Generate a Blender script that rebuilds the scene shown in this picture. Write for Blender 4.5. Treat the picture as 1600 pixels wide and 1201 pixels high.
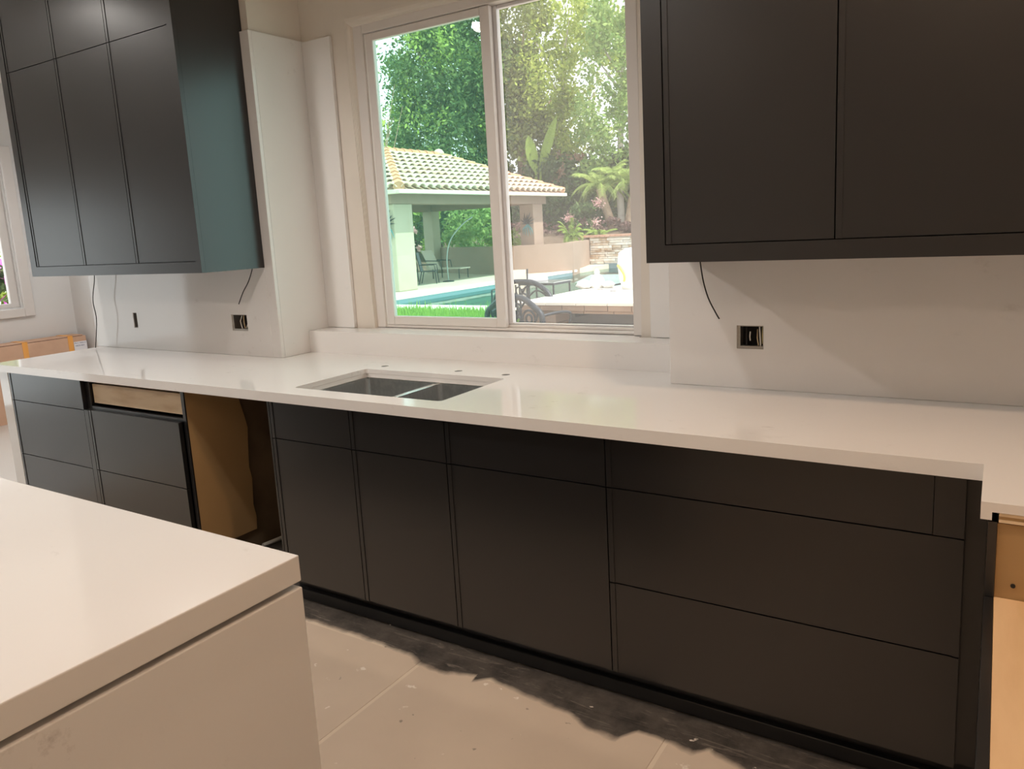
import bpy, bmesh, math, random
import numpy as np
from mathutils import Vector, Matrix
random.seed(7); rng = np.random.default_rng(7)
for o in list(bpy.data.objects): bpy.data.objects.remove(o)
S = bpy.context.scene
COL = S.collection
PI = math.pi

# ------------------------------------------------------------------ camera
cd = bpy.data.cameras.new('camera'); cam = bpy.data.objects.new('camera', cd); COL.objects.link(cam)
FW = Vector((-0.52328078, 0.83584237, -0.16596616)); RT = Vector((0.85102291, 0.52263475, -0.05111681)); UP = Vector((-0.04401408, 0.16798945, 0.98480572))
m = Matrix((RT, UP, -FW)).transposed().to_4x4(); m.translation = Vector((0.01157354, -1.96669794, 1.50021365))
cam.matrix_world = m
cd.sensor_fit = 'HORIZONTAL'; cd.sensor_width = 36.0; cd.lens = 1188.054 / 1600 * 36
cd.shift_x = -0.0154; cd.shift_y = -0.02676; cd.clip_start = 0.05; cd.clip_end = 400
S.camera = cam

# ------------------------------------------------------------------ world, sun, lamps, exposure
S.view_settings.view_transform = 'Standard'; S.view_settings.look = 'None'
S.view_settings.gamma = 1.0; S.view_settings.use_curve_mapping = False
S.view_settings.exposure = 0.28
W = bpy.data.worlds.new('hazy_sky'); S.world = W; W.use_nodes = True
bg = W.node_tree.nodes['Background']; bg.inputs['Color'].default_value = (0.92, 0.965, 1.0, 1); bg.inputs['Strength'].default_value = 2.0

def add_light(name, kind, loc, energy, color, **kw):
    d = bpy.data.lights.new(name, kind); d.energy = energy; d.color = color
    for k, v in kw.items(): setattr(d, k, v)
    o = bpy.data.objects.new(name, d); COL.objects.link(o); o.location = loc
    return o
def aim(o, direction): o.rotation_euler = Vector(direction).to_track_quat('-Z', 'Y').to_euler()

sun = add_light('sun', 'SUN', (0, 0, 20), 5.0, (1.0, 0.95, 0.86), angle=0.009)
aim(sun, (-0.52, 0.05, -0.85))

CEIL = 3.05
WARM = (1.0, 0.80, 0.62)
SOFT = (1.0, 0.91, 0.83)
CANS = [(-3.4, -1.0, 84, (1.0, 0.94, 0.88)), (-1.9, -3.0, 36, WARM), (-3.6, -3.0, 36, SOFT), (-0.05, -0.75, 62, (1.0, 0.70, 0.47)), (-0.1, -3.2, 14, WARM), (-1.75, -1.0, 40, (1.0, 0.95, 0.90)), (-4.8, -0.45, 36, (1.0, 0.94, 0.88)), (-5.8, 1.2, 60, (1.0, 0.97, 0.95))]  # the last two are unseen, added to light the left cabinet and dining area

# ------------------------------------------------------------------ material helpers
MATS = {}
def mat(name, color, rough=0.5, metal=0.0, noise=None, bump=None, spec=0.5, coat=0.0):
    """noise=(scale, color2, lo, hi[, stretch xyz]) mixes a second colour; bump=(scale, strength)"""
    if name in MATS: return MATS[name]
    M = bpy.data.materials.new(name); M.use_nodes = True; nt = M.node_tree; N = nt.nodes; L = nt.links
    b = N['Principled BSDF']
    b.inputs['Base Color'].default_value = (*color, 1); b.inputs['Roughness'].default_value = rough
    b.inputs['Metallic'].default_value = metal; b.inputs['Specular IOR Level'].default_value = spec
    b.inputs['Coat Weight'].default_value = coat
    tc = N.new('ShaderNodeTexCoord')
    if noise:
        mp = N.new('ShaderNodeMapping'); L.new(tc.outputs['Object'], mp.inputs['Vector'])
        if len(noise) > 4: mp.inputs['Scale'].default_value = noise[4]
        n = N.new('ShaderNodeTexNoise'); n.inputs['Scale'].default_value = noise[0]; n.inputs['Detail'].default_value = 6
        L.new(mp.outputs['Vector'], n.inputs['Vector'])
        r = N.new('ShaderNodeMapRange'); r.inputs['From Min'].default_value = noise[2]; r.inputs['From Max'].default_value = noise[3]
        L.new(n.outputs['Fac'], r.inputs['Value'])
        mx = N.new('ShaderNodeMix'); mx.data_type = 'RGBA'; mx.inputs['A'].default_value = (*color, 1); mx.inputs['B'].default_value = (*noise[1], 1)
        L.new(r.outputs['Result'], mx.inputs['Factor']); L.new(mx.outputs['Result'], b.inputs['Base Color'])
    if bump:
        n2 = N.new('ShaderNodeTexNoise'); n2.inputs['Scale'].default_value = bump[0]; n2.inputs['Detail'].default_value = 4
        L.new(tc.outputs['Object'], n2.inputs['Vector'])
        bp = N.new('ShaderNodeBump'); bp.inputs['Strength'].default_value = bump[1]; bp.inputs['Distance'].default_value = 0.004
        L.new(n2.outputs['Fac'], bp.inputs['Height']); L.new(bp.outputs['Normal'], b.inputs['Normal'])
    MATS[name] = M; return M

def quartz(name, base):
    """pale engineered stone with sparse soft grey flecks"""
    M = bpy.data.materials.new(name); M.use_nodes = True; nt = M.node_tree; N = nt.nodes; L = nt.links
    b = N['Principled BSDF']; b.inputs['Roughness'].default_value = 0.07
    tc = N.new('ShaderNodeTexCoord')
    mp = N.new('ShaderNodeMapping'); mp.inputs['Scale'].default_value = (1, 1.8, 1.8); mp.inputs['Rotation'].default_value = (0.3, 0.4, 0.6)
    L.new(tc.outputs['Object'], mp.inputs['Vector'])
    n1 = N.new('ShaderNodeTexNoise'); n1.inputs['Scale'].default_value = 9; n1.inputs['Detail'].default_value = 8; n1.inputs['Roughness'].default_value = 0.7
    n2 = N.new('ShaderNodeTexNoise'); n2.inputs['Scale'].default_value = 2.3; n2.inputs['Detail'].default_value = 2
    L.new(mp.outputs['Vector'], n1.inputs['Vector']); L.new(tc.outputs['Object'], n2.inputs['Vector'])
    r1 = N.new('ShaderNodeMapRange'); r1.inputs['From Min'].default_value = 0.60; r1.inputs['From Max'].default_value = 0.72
    r2 = N.new('ShaderNodeMapRange'); r2.inputs['From Min'].default_value = 0.50; r2.inputs['From Max'].default_value = 0.66
    L.new(n1.outputs['Fac'], r1.inputs['Value']); L.new(n2.outputs['Fac'], r2.inputs['Value'])
    mu = N.new('ShaderNodeMath'); mu.operation = 'MULTIPLY'; L.new(r1.outputs['Result'], mu.inputs[0]); L.new(r2.outputs['Result'], mu.inputs[1])
    m2 = N.new('ShaderNodeMath'); m2.operation = 'MULTIPLY'; m2.inputs[1].default_value = 0.5; L.new(mu.outputs[0], m2.inputs[0])
    mx = N.new('ShaderNodeMix'); mx.data_type = 'RGBA'; mx.inputs['A'].default_value = (*base, 1); mx.inputs['B'].default_value = (0.42, 0.38, 0.36, 1)
    L.new(m2.outputs[0], mx.inputs['Factor']); L.new(mx.outputs['Result'], b.inputs['Base Color'])
    MATS[name] = M; return M

def glass(name, tint, gloss=1.0, haze=None):
    M = bpy.data.materials.new(name); M.use_nodes = True; nt = M.node_tree; N = nt.nodes; L = nt.links
    for n in list(N): N.remove(n)
    out = N.new('ShaderNodeOutputMaterial'); tr = N.new('ShaderNodeBsdfTransparent'); tr.inputs['Color'].default_value = (*tint, 1)
    gl = N.new('ShaderNodeBsdfGlossy'); gl.inputs['Roughness'].default_value = 0.0
    fr = N.new('ShaderNodeFresnel'); fr.inputs['IOR'].default_value = 1.5
    gm = N.new('ShaderNodeNewGeometry'); iv = N.new('ShaderNodeMath'); iv.operation = 'SUBTRACT'; iv.inputs[0].default_value = 1.0; L.new(gm.outputs['Backfacing'], iv.inputs[1])
    fm_ = N.new('ShaderNodeMath'); fm_.operation = 'MULTIPLY'; L.new(fr.outputs[0], fm_.inputs[0]); L.new(iv.outputs[0], fm_.inputs[1])   # reflect once, at the outer surface of the pane
    mx = N.new('ShaderNodeMixShader'); L.new(fm_.outputs[0], mx.inputs[0]); L.new(tr.outputs[0], mx.inputs[1]); L.new(gl.outputs[0], mx.inputs[2])
    if haze:   # veil of haze mixed in to lower contrast through the pane
        tl = N.new('ShaderNodeBsdfTranslucent'); tl.inputs['Color'].default_value = (*haze[1], 1)
        m3 = N.new('ShaderNodeMixShader'); m3.inputs[0].default_value = haze[0]; L.new(mx.outputs[0], m3.inputs[1]); L.new(tl.outputs[0], m3.inputs[2]); mx = m3
    L.new(mx.outputs[0], out.inputs['Surface'])
    MATS[name] = M; return M

def screen_mat(name, amount, color):
    M = bpy.data.materials.new(name); M.use_nodes = True; nt = M.node_tree; N = nt.nodes; L = nt.links
    for n in list(N): N.remove(n)
    out = N.new('ShaderNodeOutputMaterial'); tr = N.new('ShaderNodeBsdfTransparent'); df = N.new('ShaderNodeBsdfTranslucent'); df.inputs['Color'].default_value = (*color, 1)
    mx = N.new('ShaderNodeMixShader'); mx.inputs[0].default_value = amount
    L.new(tr.outputs[0], mx.inputs[1]); L.new(df.outputs[0], mx.inputs[2]); L.new(mx.outputs[0], out.inputs['Surface'])
    MATS[name] = M; return M

def leafmat(name, c1, c2, trans=0.35):
    M = bpy.data.materials.new(name); M.use_nodes = True; nt = M.node_tree; N = nt.nodes; L = nt.links
    for n in list(N): N.remove(n)
    out = N.new('ShaderNodeOutputMaterial'); g = N.new('ShaderNodeNewGeometry')
    mx = N.new('ShaderNodeMix'); mx.data_type = 'RGBA'; mx.inputs['A'].default_value = (*c1, 1); mx.inputs['B'].default_value = (*c2, 1)
    L.new(g.outputs['Random Per Island'], mx.inputs['Factor'])
    d = N.new('ShaderNodeBsdfDiffuse'); t = N.new('ShaderNodeBsdfTranslucent')
    L.new(mx.outputs['Result'], d.inputs['Color']); L.new(mx.outputs['Result'], t.inputs['Color'])
    ms = N.new('ShaderNodeMixShader'); ms.inputs[0].default_value = trans
    L.new(d.outputs[0], ms.inputs[1]); L.new(t.outputs[0], ms.inputs[2]); L.new(ms.outputs[0], out.inputs['Surface'])
    MATS[name] = M; return M

QUARTZ = quartz('pale_quartz', (0.79, 0.77, 0.755))
BLACK = mat('black_satin_paint', (0.0065, 0.0062, 0.0068), 0.33, spec=0.72, coat=0.36, bump=(60, 0.02)); BLACK.node_tree.nodes['Principled BSDF'].inputs['Coat Roughness'].default_value = 0.27
DARKIN = mat('dark_recess', (0.012, 0.011, 0.010), 0.7)
WALL = mat('cream_wall_paint', (0.74, 0.68, 0.61), 0.75, noise=(3, (0.70, 0.64, 0.57), 0.4, 0.7), bump=(40, 0.05))
WALLD = mat('dining_wall_paint', (0.76, 0.75, 0.74), 0.75)
CEILM = mat('ceiling_paint', (0.80, 0.77, 0.73), 0.8)
VINYL = mat('white_vinyl', (0.74, 0.70, 0.67), 0.35)
STEEL = mat('brushed_stainless', (0.72, 0.72, 0.71), 0.30, 1.0, noise=(40, (0.62, 0.62, 0.62), 0.4, 0.6, (1, 12, 1)))
PLY = mat('birch_plywood', (0.78, 0.61, 0.41), 0.55, noise=(5, (0.66, 0.47, 0.28), 0.45, 0.7, (1, 5, 5)))
PLYV = mat('pale_maple_plywood', (0.72, 0.49, 0.28), 0.5, noise=(3.0, (0.62, 0.40, 0.21), 0.42, 0.72, (6, 1, 1)))
MDF = mat('tan_fibreboard', (0.46, 0.29, 0.13), 0.7, noise=(2.5, (0.40, 0.25, 0.11), 0.4, 0.7))
MDFD = mat('dark_brown_matte', (0.20, 0.135, 0.075), 0.8, noise=(6, (0.15, 0.10, 0.06), 0.4, 0.7))
CARD = mat('cardboard', (0.66, 0.42, 0.29), 0.8, noise=(8, (0.60, 0.37, 0.25), 0.4, 0.7))
TAPE = mat('orange_tape', (0.90, 0.42, 0.10), 0.4)
PAPER = mat('label_paper', (0.85, 0.84, 0.88), 0.6)
INK = mat('label_ink', (0.20, 0.21, 0.33), 0.6)
RUBBER = mat('black_cable', (0.015, 0.012, 0.012), 0.5)
COPPER = mat('bare_wire', (0.55, 0.42, 0.26), 0.35, 0.6)
WHITEW = mat('white_wire', (0.75, 0.72, 0.66), 0.4)
METALBOX = mat('galvanised_box', (0.40, 0.37, 0.33), 0.4, 0.7)
# outdoors
STUCCO = mat('tan_stucco', (0.35, 0.255, 0.20), 0.9, noise=(4, (0.31, 0.225, 0.175), 0.4, 0.7), bump=(25, 0.2))
CREAMST = mat('cream_stucco', (0.50, 0.44, 0.34), 0.9, noise=(2, (0.46, 0.40, 0.30), 0.4, 0.7), bump=(25, 0.2))
TILEA = mat('roof_tile_sand', (0.60, 0.51, 0.41), 0.8, noise=(3, (0.52, 0.41, 0.31), 0.4, 0.7))
TILEB = mat('roof_tile_terracotta', (0.54, 0.38, 0.28), 0.8, noise=(3, (0.60, 0.46, 0.36), 0.4, 0.7))
GUTTER = mat('gutter_cream', (0.72, 0.66, 0.54), 0.5)
DECK = mat('pale_pool_deck', (0.62, 0.56, 0.45), 0.85, noise=(1.5, (0.54, 0.48, 0.38), 0.4, 0.7))
COPING = mat('pool_coping', (0.82, 0.76, 0.68), 0.8, noise=(6, (0.68, 0.58, 0.48), 0.45, 0.7))
POOLW = mat('pool_plaster', (0.07, 0.21, 0.19), 0.6)
STONE1 = mat('ledger_stone_white', (0.86, 0.81, 0.75), 0.85, noise=(6, (0.72, 0.62, 0.50), 0.4, 0.7))
STONE2 = mat('ledger_stone_tan', (0.50, 0.33, 0.20), 0.85, noise=(6, (0.80, 0.70, 0.60), 0.4, 0.7))
BRICK = mat('brick_cap', (0.60, 0.32, 0.22), 0.85, noise=(5, (0.68, 0.42, 0.32), 0.4, 0.7))
TTOP = mat('pale_stone_tabletop', (0.80, 0.74, 0.66), 0.55)
TSTONE = mat('brown_stone_tile', (0.30, 0.19, 0.135), 0.8, noise=(5, (0.38, 0.26, 0.19), 0.4, 0.7))
IRON = mat('dark_cast_iron', (0.030, 0.034, 0.045), 0.4, 0.5)
SLING = mat('cream_sling_fabric', (0.62, 0.56, 0.46), 0.8)
TURQ = mat('verdigris_metal', (0.10, 0.28, 0.30), 0.6, 0.2)
WHITEC = mat('white_ceramic', (0.85, 0.84, 0.82), 0.4)
YELLOW = mat('yellow_plastic', (0.85, 0.60, 0.10), 0.5)
BARK = mat('palm_bark', (0.42, 0.30, 0.21), 0.9, noise=(9, (0.26, 0.18, 0.13), 0.4, 0.7), bump=(20, 0.5))
PALEBARK = mat('pale_bark', (0.58, 0.52, 0.47), 0.9, noise=(7, (0.42, 0.37, 0.33), 0.4, 0.7))
SOIL = mat('garden_soil', (0.20, 0.14, 0.10), 0.95, noise=(3, (0.12, 0.08, 0.06), 0.4, 0.7))
LAWN = mat('lawn_soil', (0.14, 0.24, 0.05), 0.95, noise=(6, (0.10, 0.18, 0.04), 0.4, 0.7))
PAVE = mat('patio_paving', (0.52, 0.42, 0.34), 0.9, noise=(2, (0.44, 0.35, 0.28), 0.4, 0.7))
LF_GRASS = leafmat('grass_leaf', (0.20, 0.38, 0.06), (0.34, 0.52, 0.12))
LF_EVER = leafmat('evergreen_leaf', (0.09, 0.16, 0.07), (0.24, 0.33, 0.12))
LF_YEL = leafmat('yellow_green_leaf', (0.26, 0.36, 0.08), (0.60, 0.66, 0.18), 0.45)
LF_MID = leafmat('mid_green_leaf', (0.18, 0.32, 0.10), (0.44, 0.56, 0.20), 0.45)
LF_OLIVE = leafmat('olive_leaf', (0.18, 0.23, 0.08), (0.42, 0.46, 0.16), 0.45)
LF_HEDGE = leafmat('hedge_leaf', (0.05, 0.10, 0.04), (0.17, 0.24, 0.10))
LF_PALM = leafmat('palm_leaf', (0.24, 0.36, 0.09), (0.52, 0.60, 0.22))
LF_FERN = leafmat('fern_leaf', (0.20, 0.34, 0.06), (0.40, 0.50, 0.14))
LF_LIME = leafmat('lime_leaf', (0.30, 0.44, 0.09), (0.48, 0.60, 0.18))
LF_PINK = leafmat('pink_blossom', (0.70, 0.38, 0.40), (0.85, 0.62, 0.60))
LF_MAG = leafmat('magenta_bract', (0.75, 0.10, 0.62), (0.90, 0.30, 0.80))
LF_RUST = leafmat('rusty_leaf', (0.36, 0.20, 0.12), (0.60, 0.42, 0.30))
LF_PURP = leafmat('dull_purple_leaf', (0.16, 0.09, 0.09), (0.30, 0.20, 0.18))

# ------------------------------------------------------------------ geometry helpers
class MB:
    def __init__(s): s.v = []; s.f = []
    def add(s, vs, fs):
        n = len(s.v); s.v += [tuple(v) for v in vs]; s.f += [tuple(i + n for i in f) for f in fs]; return s
    def box(s, x0, x1, y0, y1, z0, z1):
        return s.add([(x0,y0,z0),(x1,y0,z0),(x1,y1,z0),(x0,y1,z0),(x0,y0,z1),(x1,y0,z1),(x1,y1,z1),(x0,y1,z1)],
                     [(0,3,2,1),(4,5,6,7),(0,1,5,4),(1,2,6,5),(2,3,7,6),(3,0,4,7)])
    def prism(s, poly, z0, z1):
        n = len(poly)
        return s.add([(x,y,z0) for x,y in poly] + [(x,y,z1) for x,y in poly],
                     [tuple(range(n))[::-1], tuple(range(n, 2*n))] + [(i, (i+1)%n, n+(i+1)%n, n+i) for i in range(n)])
    def tube(s, pts, r, n=6, cap=True, close=False):
        pts = [Vector(p) for p in pts]; k = len(pts); rs = r if isinstance(r, (list, tuple)) else [r]*k
        base = len(s.v); t0 = None; prev = None
        for i, p in enumerate(pts):
            if close: t = (pts[(i+1)%k] - pts[i-1])
            else: t = (pts[min(i+1,k-1)] - pts[max(i-1,0)])
            t = t.normalized() if t.length > 1e-9 else Vector((0,0,1))
            if prev is None:
                a = Vector((0,0,1)) if abs(t.z) < 0.9 else Vector((1,0,0)); u = t.cross(a).normalized()
            else:
                u = prev - t*prev.dot(t); u = u.normalized() if u.length > 1e-6 else t.orthogonal().normalized()
            prev = u; w = t.cross(u)
            for j in range(n):
                a = 2*PI*j/n; q = p + (u*math.cos(a) + w*math.sin(a))*rs[i]; s.v.append(tuple(q))
        rng_i = range(k) if close else range(k-1)
        for i in rng_i:
            for j in range(n):
                a = base + i*n + j; b = base + i*n + (j+1)%n; i2 = (i+1)%k
                s.f.append((a, b, base + i2*n + (j+1)%n, base + i2*n + j))
        if cap and not close:
            s.f.append(tuple(base + j for j in range(n))[::-1]); s.f.append(tuple(base + (k-1)*n + j for j in range(n)))
        return s
    def lathe(s, prof, cx, cy, n=16):
        base = len(s.v)
        for r, z in prof:
            for j in range(n):
                a = 2*PI*j/n; s.v.append((cx + r*math.cos(a), cy + r*math.sin(a), z))
        for i in range(len(prof)-1):
            for j in range(n):
                s.f.append((base+i*n+j, base+i*n+(j+1)%n, base+(i+1)*n+(j+1)%n, base+(i+1)*n+j))
        s.f.append(tuple(base + j for j in range(n))[::-1]); s.f.append(tuple(base + (len(prof)-1)*n + j for j in range(n)))
        return s
    def mesh(s, name):
        me = bpy.data.meshes.new(name); me.from_pydata(s.v, [], s.f); me.update(); return me

ORIGIN = {}
def tag(o, label=None, cat=None, group=None, kind=None):
    if label: o['label'] = label
    if cat: o['category'] = cat
    if group: o['group'] = group
    if kind: o['kind'] = kind
    return o
def put(name, mb, material, parent=None, bevel=0.0, smooth=False, seg=2, **t):
    """one mesh object; coordinates are world, origin set at the base centre (or the parent's frame)"""
    vs = np.array(mb.v, float)
    if parent is not None: org = ORIGIN[parent.name]
    else:
        lo = vs.min(0); hi = vs.max(0); org = np.array([(lo[0]+hi[0])/2, (lo[1]+hi[1])/2, lo[2]])
    loc = np.array([0.0, 0.0, 0.0]) if parent is not None else org
    me = bpy.data.meshes.new(name); me.from_pydata([tuple(v) for v in (vs - org)], [], mb.f)
    bm = bmesh.new(); bm.from_mesh(me); bmesh.ops.recalc_face_normals(bm, faces=bm.faces); bm.to_mesh(me); bm.free()
    me.materials.append(material)
    if smooth: me.polygons.foreach_set('use_smooth', [True]*len(me.polygons))
    me.update()
    o = bpy.data.objects.new(name, me); COL.objects.link(o)
    if parent is not None: o.parent = parent
    o.location = loc; ORIGIN[o.name] = org
    if bevel:
        b = o.modifiers.new('bevel', 'BEVEL'); b.width = bevel; b.segments = seg; b.limit_method = 'ANGLE'
    return tag(o, **t)
def thing(name, loc, label, cat, group=None, kind=None):
    o = bpy.data.objects.new(name, None); o.empty_display_size = 0.1; COL.objects.link(o); o.location = loc
    ORIGIN[o.name] = np.array(loc, float); return tag(o, label, cat, group, kind)
def put_arrays(name, V, Fq, material, parent=None, **t):
    """fast quad mesh from numpy arrays"""
    if parent is not None: org = ORIGIN[parent.name]
    else:
        lo = V.min(0); hi = V.max(0); org = np.array([(lo[0]+hi[0])/2, (lo[1]+hi[1])/2, lo[2]])
    me = bpy.data.meshes.new(name); nv = len(V); nf = len(Fq)
    me.vertices.add(nv); me.vertices.foreach_set('co', (V - org).astype(np.float32).ravel())
    me.loops.add(nf*4); me.loops.foreach_set('vertex_index', Fq.astype(np.int32).ravel())
    me.polygons.add(nf); me.polygons.foreach_set('loop_start', np.arange(0, nf*4, 4, dtype=np.int32))
    me.update(calc_edges=True); me.validate(); me.materials.append(material)
    o = bpy.data.objects.new(name, me); COL.objects.link(o)
    if parent is not None: o.parent = parent
    else: o.location = org
    ORIGIN[o.name] = org
    return tag(o, **t)
def copy_tree(o, parent=None):
    c = o.copy(); COL.objects.link(c); ORIGIN[c.name] = ORIGIN[o.name]
    if parent is not None: c.parent = parent
    for ch in list(o.children): copy_tree(ch, c)
    return c
def cut(o, boxes):
    """cut box or prism shaped openings out of o (boolean, applied)"""
    for mb in boxes:
        me = mb.mesh('cutter'); bm = bmesh.new(); bm.from_mesh(me); bmesh.ops.recalc_face_normals(bm, faces=bm.faces); bm.to_mesh(me); bm.free()
        c = bpy.data.objects.new('cutter', me); COL.objects.link(c)
        md = o.modifiers.new('cut', 'BOOLEAN'); md.operation = 'DIFFERENCE'; md.object = c; md.solver = 'EXACT'
        bpy.context.view_layer.update()
        dg = bpy.context.evaluated_depsgraph_get(); new = bpy.data.meshes.new_from_object(o.evaluated_get(dg))
        o.modifiers.remove(md); old = o.data; o.data = new; bpy.data.meshes.remove(old)
        bpy.data.objects.remove(c); bpy.data.meshes.remove(me)
def BX(*a): return MB().box(*a)

# ------------------------------------------------------------------ key dimensions (metres)
ZC = 0.914; YB = 0.6266; YN = 0.818; ZL = 1.029; YW = 0.957
XC = -3.090; XR = -1.000; XL = -4.74; XRW = 0.68; YF = 0.0238
YG = -0.15   # outside ground level

# ------------------------------------------------------------------ room shell
def concrete_mat(name='dusty_floor_tile', ca=(0.70, 0.575, 0.455), cb=(0.52, 0.41, 0.315)):
    """beige mortar-dusted floor tile with a dark adhesive stain of scalloped outline along the cabinets"""
    M = bpy.data.materials.new(name); M.use_nodes = True; nt = M.node_tree; N = nt.nodes; L = nt.links
    b = N['Principled BSDF']; b.inputs['Roughness'].default_value = 0.6
    g = N.new('ShaderNodeNewGeometry')
    n1 = N.new('ShaderNodeTexNoise'); n1.inputs['Scale'].default_value = 2.2; n1.inputs['Detail'].default_value = 8; L.new(g.outputs['Position'], n1.inputs['Vector'])
    c1 = N.new('ShaderNodeMix'); c1.data_type = 'RGBA'; c1.inputs['A'].default_value = (*ca, 1); c1.inputs['B'].default_value = (*cb, 1)
    L.new(n1.outputs['Fac'], c1.inputs['Factor'])
    # pale plaster spatters
    v = N.new('ShaderNodeTexNoise'); v.inputs['Scale'].default_value = 17; v.inputs['Detail'].default_value = 3; L.new(g.outputs['Position'], v.inputs['Vector'])
    rv = N.new('ShaderNodeMapRange'); rv.inputs['From Min'].default_value = 0.70; rv.inputs['From Max'].default_value = 0.73; L.new(v.outputs['Fac'], rv.inputs['Value'])
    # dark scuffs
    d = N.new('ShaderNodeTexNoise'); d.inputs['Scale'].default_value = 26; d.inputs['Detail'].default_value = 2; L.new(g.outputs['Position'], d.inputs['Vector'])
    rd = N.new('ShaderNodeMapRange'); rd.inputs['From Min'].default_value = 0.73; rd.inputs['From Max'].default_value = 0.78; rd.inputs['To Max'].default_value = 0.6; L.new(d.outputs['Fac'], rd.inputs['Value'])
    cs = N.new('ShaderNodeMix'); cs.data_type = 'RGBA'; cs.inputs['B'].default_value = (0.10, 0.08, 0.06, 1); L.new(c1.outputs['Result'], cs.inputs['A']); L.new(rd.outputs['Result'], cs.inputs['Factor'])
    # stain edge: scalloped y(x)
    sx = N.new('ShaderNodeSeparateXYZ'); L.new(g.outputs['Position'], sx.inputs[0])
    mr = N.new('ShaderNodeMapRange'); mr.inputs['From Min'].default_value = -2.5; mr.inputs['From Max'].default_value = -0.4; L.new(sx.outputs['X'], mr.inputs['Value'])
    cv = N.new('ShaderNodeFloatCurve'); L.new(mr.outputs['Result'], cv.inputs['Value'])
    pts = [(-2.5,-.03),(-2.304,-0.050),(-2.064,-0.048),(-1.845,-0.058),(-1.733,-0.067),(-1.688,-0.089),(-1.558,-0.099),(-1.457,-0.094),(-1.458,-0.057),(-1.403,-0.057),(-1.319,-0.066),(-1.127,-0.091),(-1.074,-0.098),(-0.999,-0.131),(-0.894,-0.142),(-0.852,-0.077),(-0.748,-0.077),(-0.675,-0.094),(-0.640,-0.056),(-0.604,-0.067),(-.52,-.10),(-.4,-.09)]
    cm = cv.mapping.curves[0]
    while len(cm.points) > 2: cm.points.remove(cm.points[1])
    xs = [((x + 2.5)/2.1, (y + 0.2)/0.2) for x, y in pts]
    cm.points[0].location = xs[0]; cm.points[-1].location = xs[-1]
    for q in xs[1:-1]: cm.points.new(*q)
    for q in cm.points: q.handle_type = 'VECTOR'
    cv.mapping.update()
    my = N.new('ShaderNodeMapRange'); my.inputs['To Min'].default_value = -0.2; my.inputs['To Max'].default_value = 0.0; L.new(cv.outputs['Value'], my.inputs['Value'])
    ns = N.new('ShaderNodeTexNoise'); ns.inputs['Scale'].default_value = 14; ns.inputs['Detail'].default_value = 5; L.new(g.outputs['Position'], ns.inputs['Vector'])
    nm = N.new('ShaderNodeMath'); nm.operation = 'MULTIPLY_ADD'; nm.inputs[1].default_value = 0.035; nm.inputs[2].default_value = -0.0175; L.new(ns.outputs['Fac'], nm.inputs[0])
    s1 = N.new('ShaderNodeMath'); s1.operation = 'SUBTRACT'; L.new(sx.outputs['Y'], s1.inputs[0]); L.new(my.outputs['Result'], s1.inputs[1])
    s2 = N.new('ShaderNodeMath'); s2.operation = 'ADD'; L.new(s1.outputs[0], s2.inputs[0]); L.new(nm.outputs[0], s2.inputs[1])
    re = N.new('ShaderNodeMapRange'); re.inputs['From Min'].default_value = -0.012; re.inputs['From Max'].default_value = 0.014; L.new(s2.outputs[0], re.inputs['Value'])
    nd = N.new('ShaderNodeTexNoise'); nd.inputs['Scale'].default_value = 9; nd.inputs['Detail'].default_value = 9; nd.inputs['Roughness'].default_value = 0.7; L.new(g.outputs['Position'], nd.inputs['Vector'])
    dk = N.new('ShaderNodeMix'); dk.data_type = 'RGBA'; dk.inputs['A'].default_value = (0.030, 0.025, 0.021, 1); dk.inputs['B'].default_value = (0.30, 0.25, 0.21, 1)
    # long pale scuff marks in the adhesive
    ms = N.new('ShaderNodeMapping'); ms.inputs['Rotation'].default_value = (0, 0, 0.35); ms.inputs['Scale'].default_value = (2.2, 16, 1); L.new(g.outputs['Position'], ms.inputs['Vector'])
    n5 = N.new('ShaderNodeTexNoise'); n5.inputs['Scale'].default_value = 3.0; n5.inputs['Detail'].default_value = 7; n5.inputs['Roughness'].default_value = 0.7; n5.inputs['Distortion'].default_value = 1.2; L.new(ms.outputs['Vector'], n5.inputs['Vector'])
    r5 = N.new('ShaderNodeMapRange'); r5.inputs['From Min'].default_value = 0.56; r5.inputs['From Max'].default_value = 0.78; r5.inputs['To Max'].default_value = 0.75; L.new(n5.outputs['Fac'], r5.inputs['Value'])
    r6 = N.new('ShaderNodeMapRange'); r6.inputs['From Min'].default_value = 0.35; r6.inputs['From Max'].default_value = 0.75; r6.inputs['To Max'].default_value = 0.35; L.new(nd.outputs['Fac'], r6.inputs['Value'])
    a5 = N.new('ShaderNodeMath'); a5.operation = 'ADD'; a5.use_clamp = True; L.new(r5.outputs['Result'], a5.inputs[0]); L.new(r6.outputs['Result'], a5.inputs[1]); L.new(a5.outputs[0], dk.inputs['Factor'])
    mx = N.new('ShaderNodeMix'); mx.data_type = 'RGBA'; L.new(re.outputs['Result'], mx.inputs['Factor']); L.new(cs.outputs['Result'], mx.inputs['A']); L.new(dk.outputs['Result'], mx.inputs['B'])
    fl = N.new('ShaderNodeMix'); fl.data_type = 'RGBA'; fl.inputs['B'].default_value = (0.80, 0.71, 0.62, 1); L.new(mx.outputs['Result'], fl.inputs['A']); L.new(rv.outputs['Result'], fl.inputs['Factor'])
    L.new(fl.outputs['Result'], b.inputs['Base Color'])
    bp = N.new('ShaderNodeBump'); bp.inputs['Strength'].default_value = 0.15; bp.inputs['Distance'].default_value = 0.003; L.new(n1.outputs['Fac'], bp.inputs['Height']); L.new(bp.outputs['Normal'], b.inputs['Normal'])
    MATS[name] = M; return M
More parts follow.
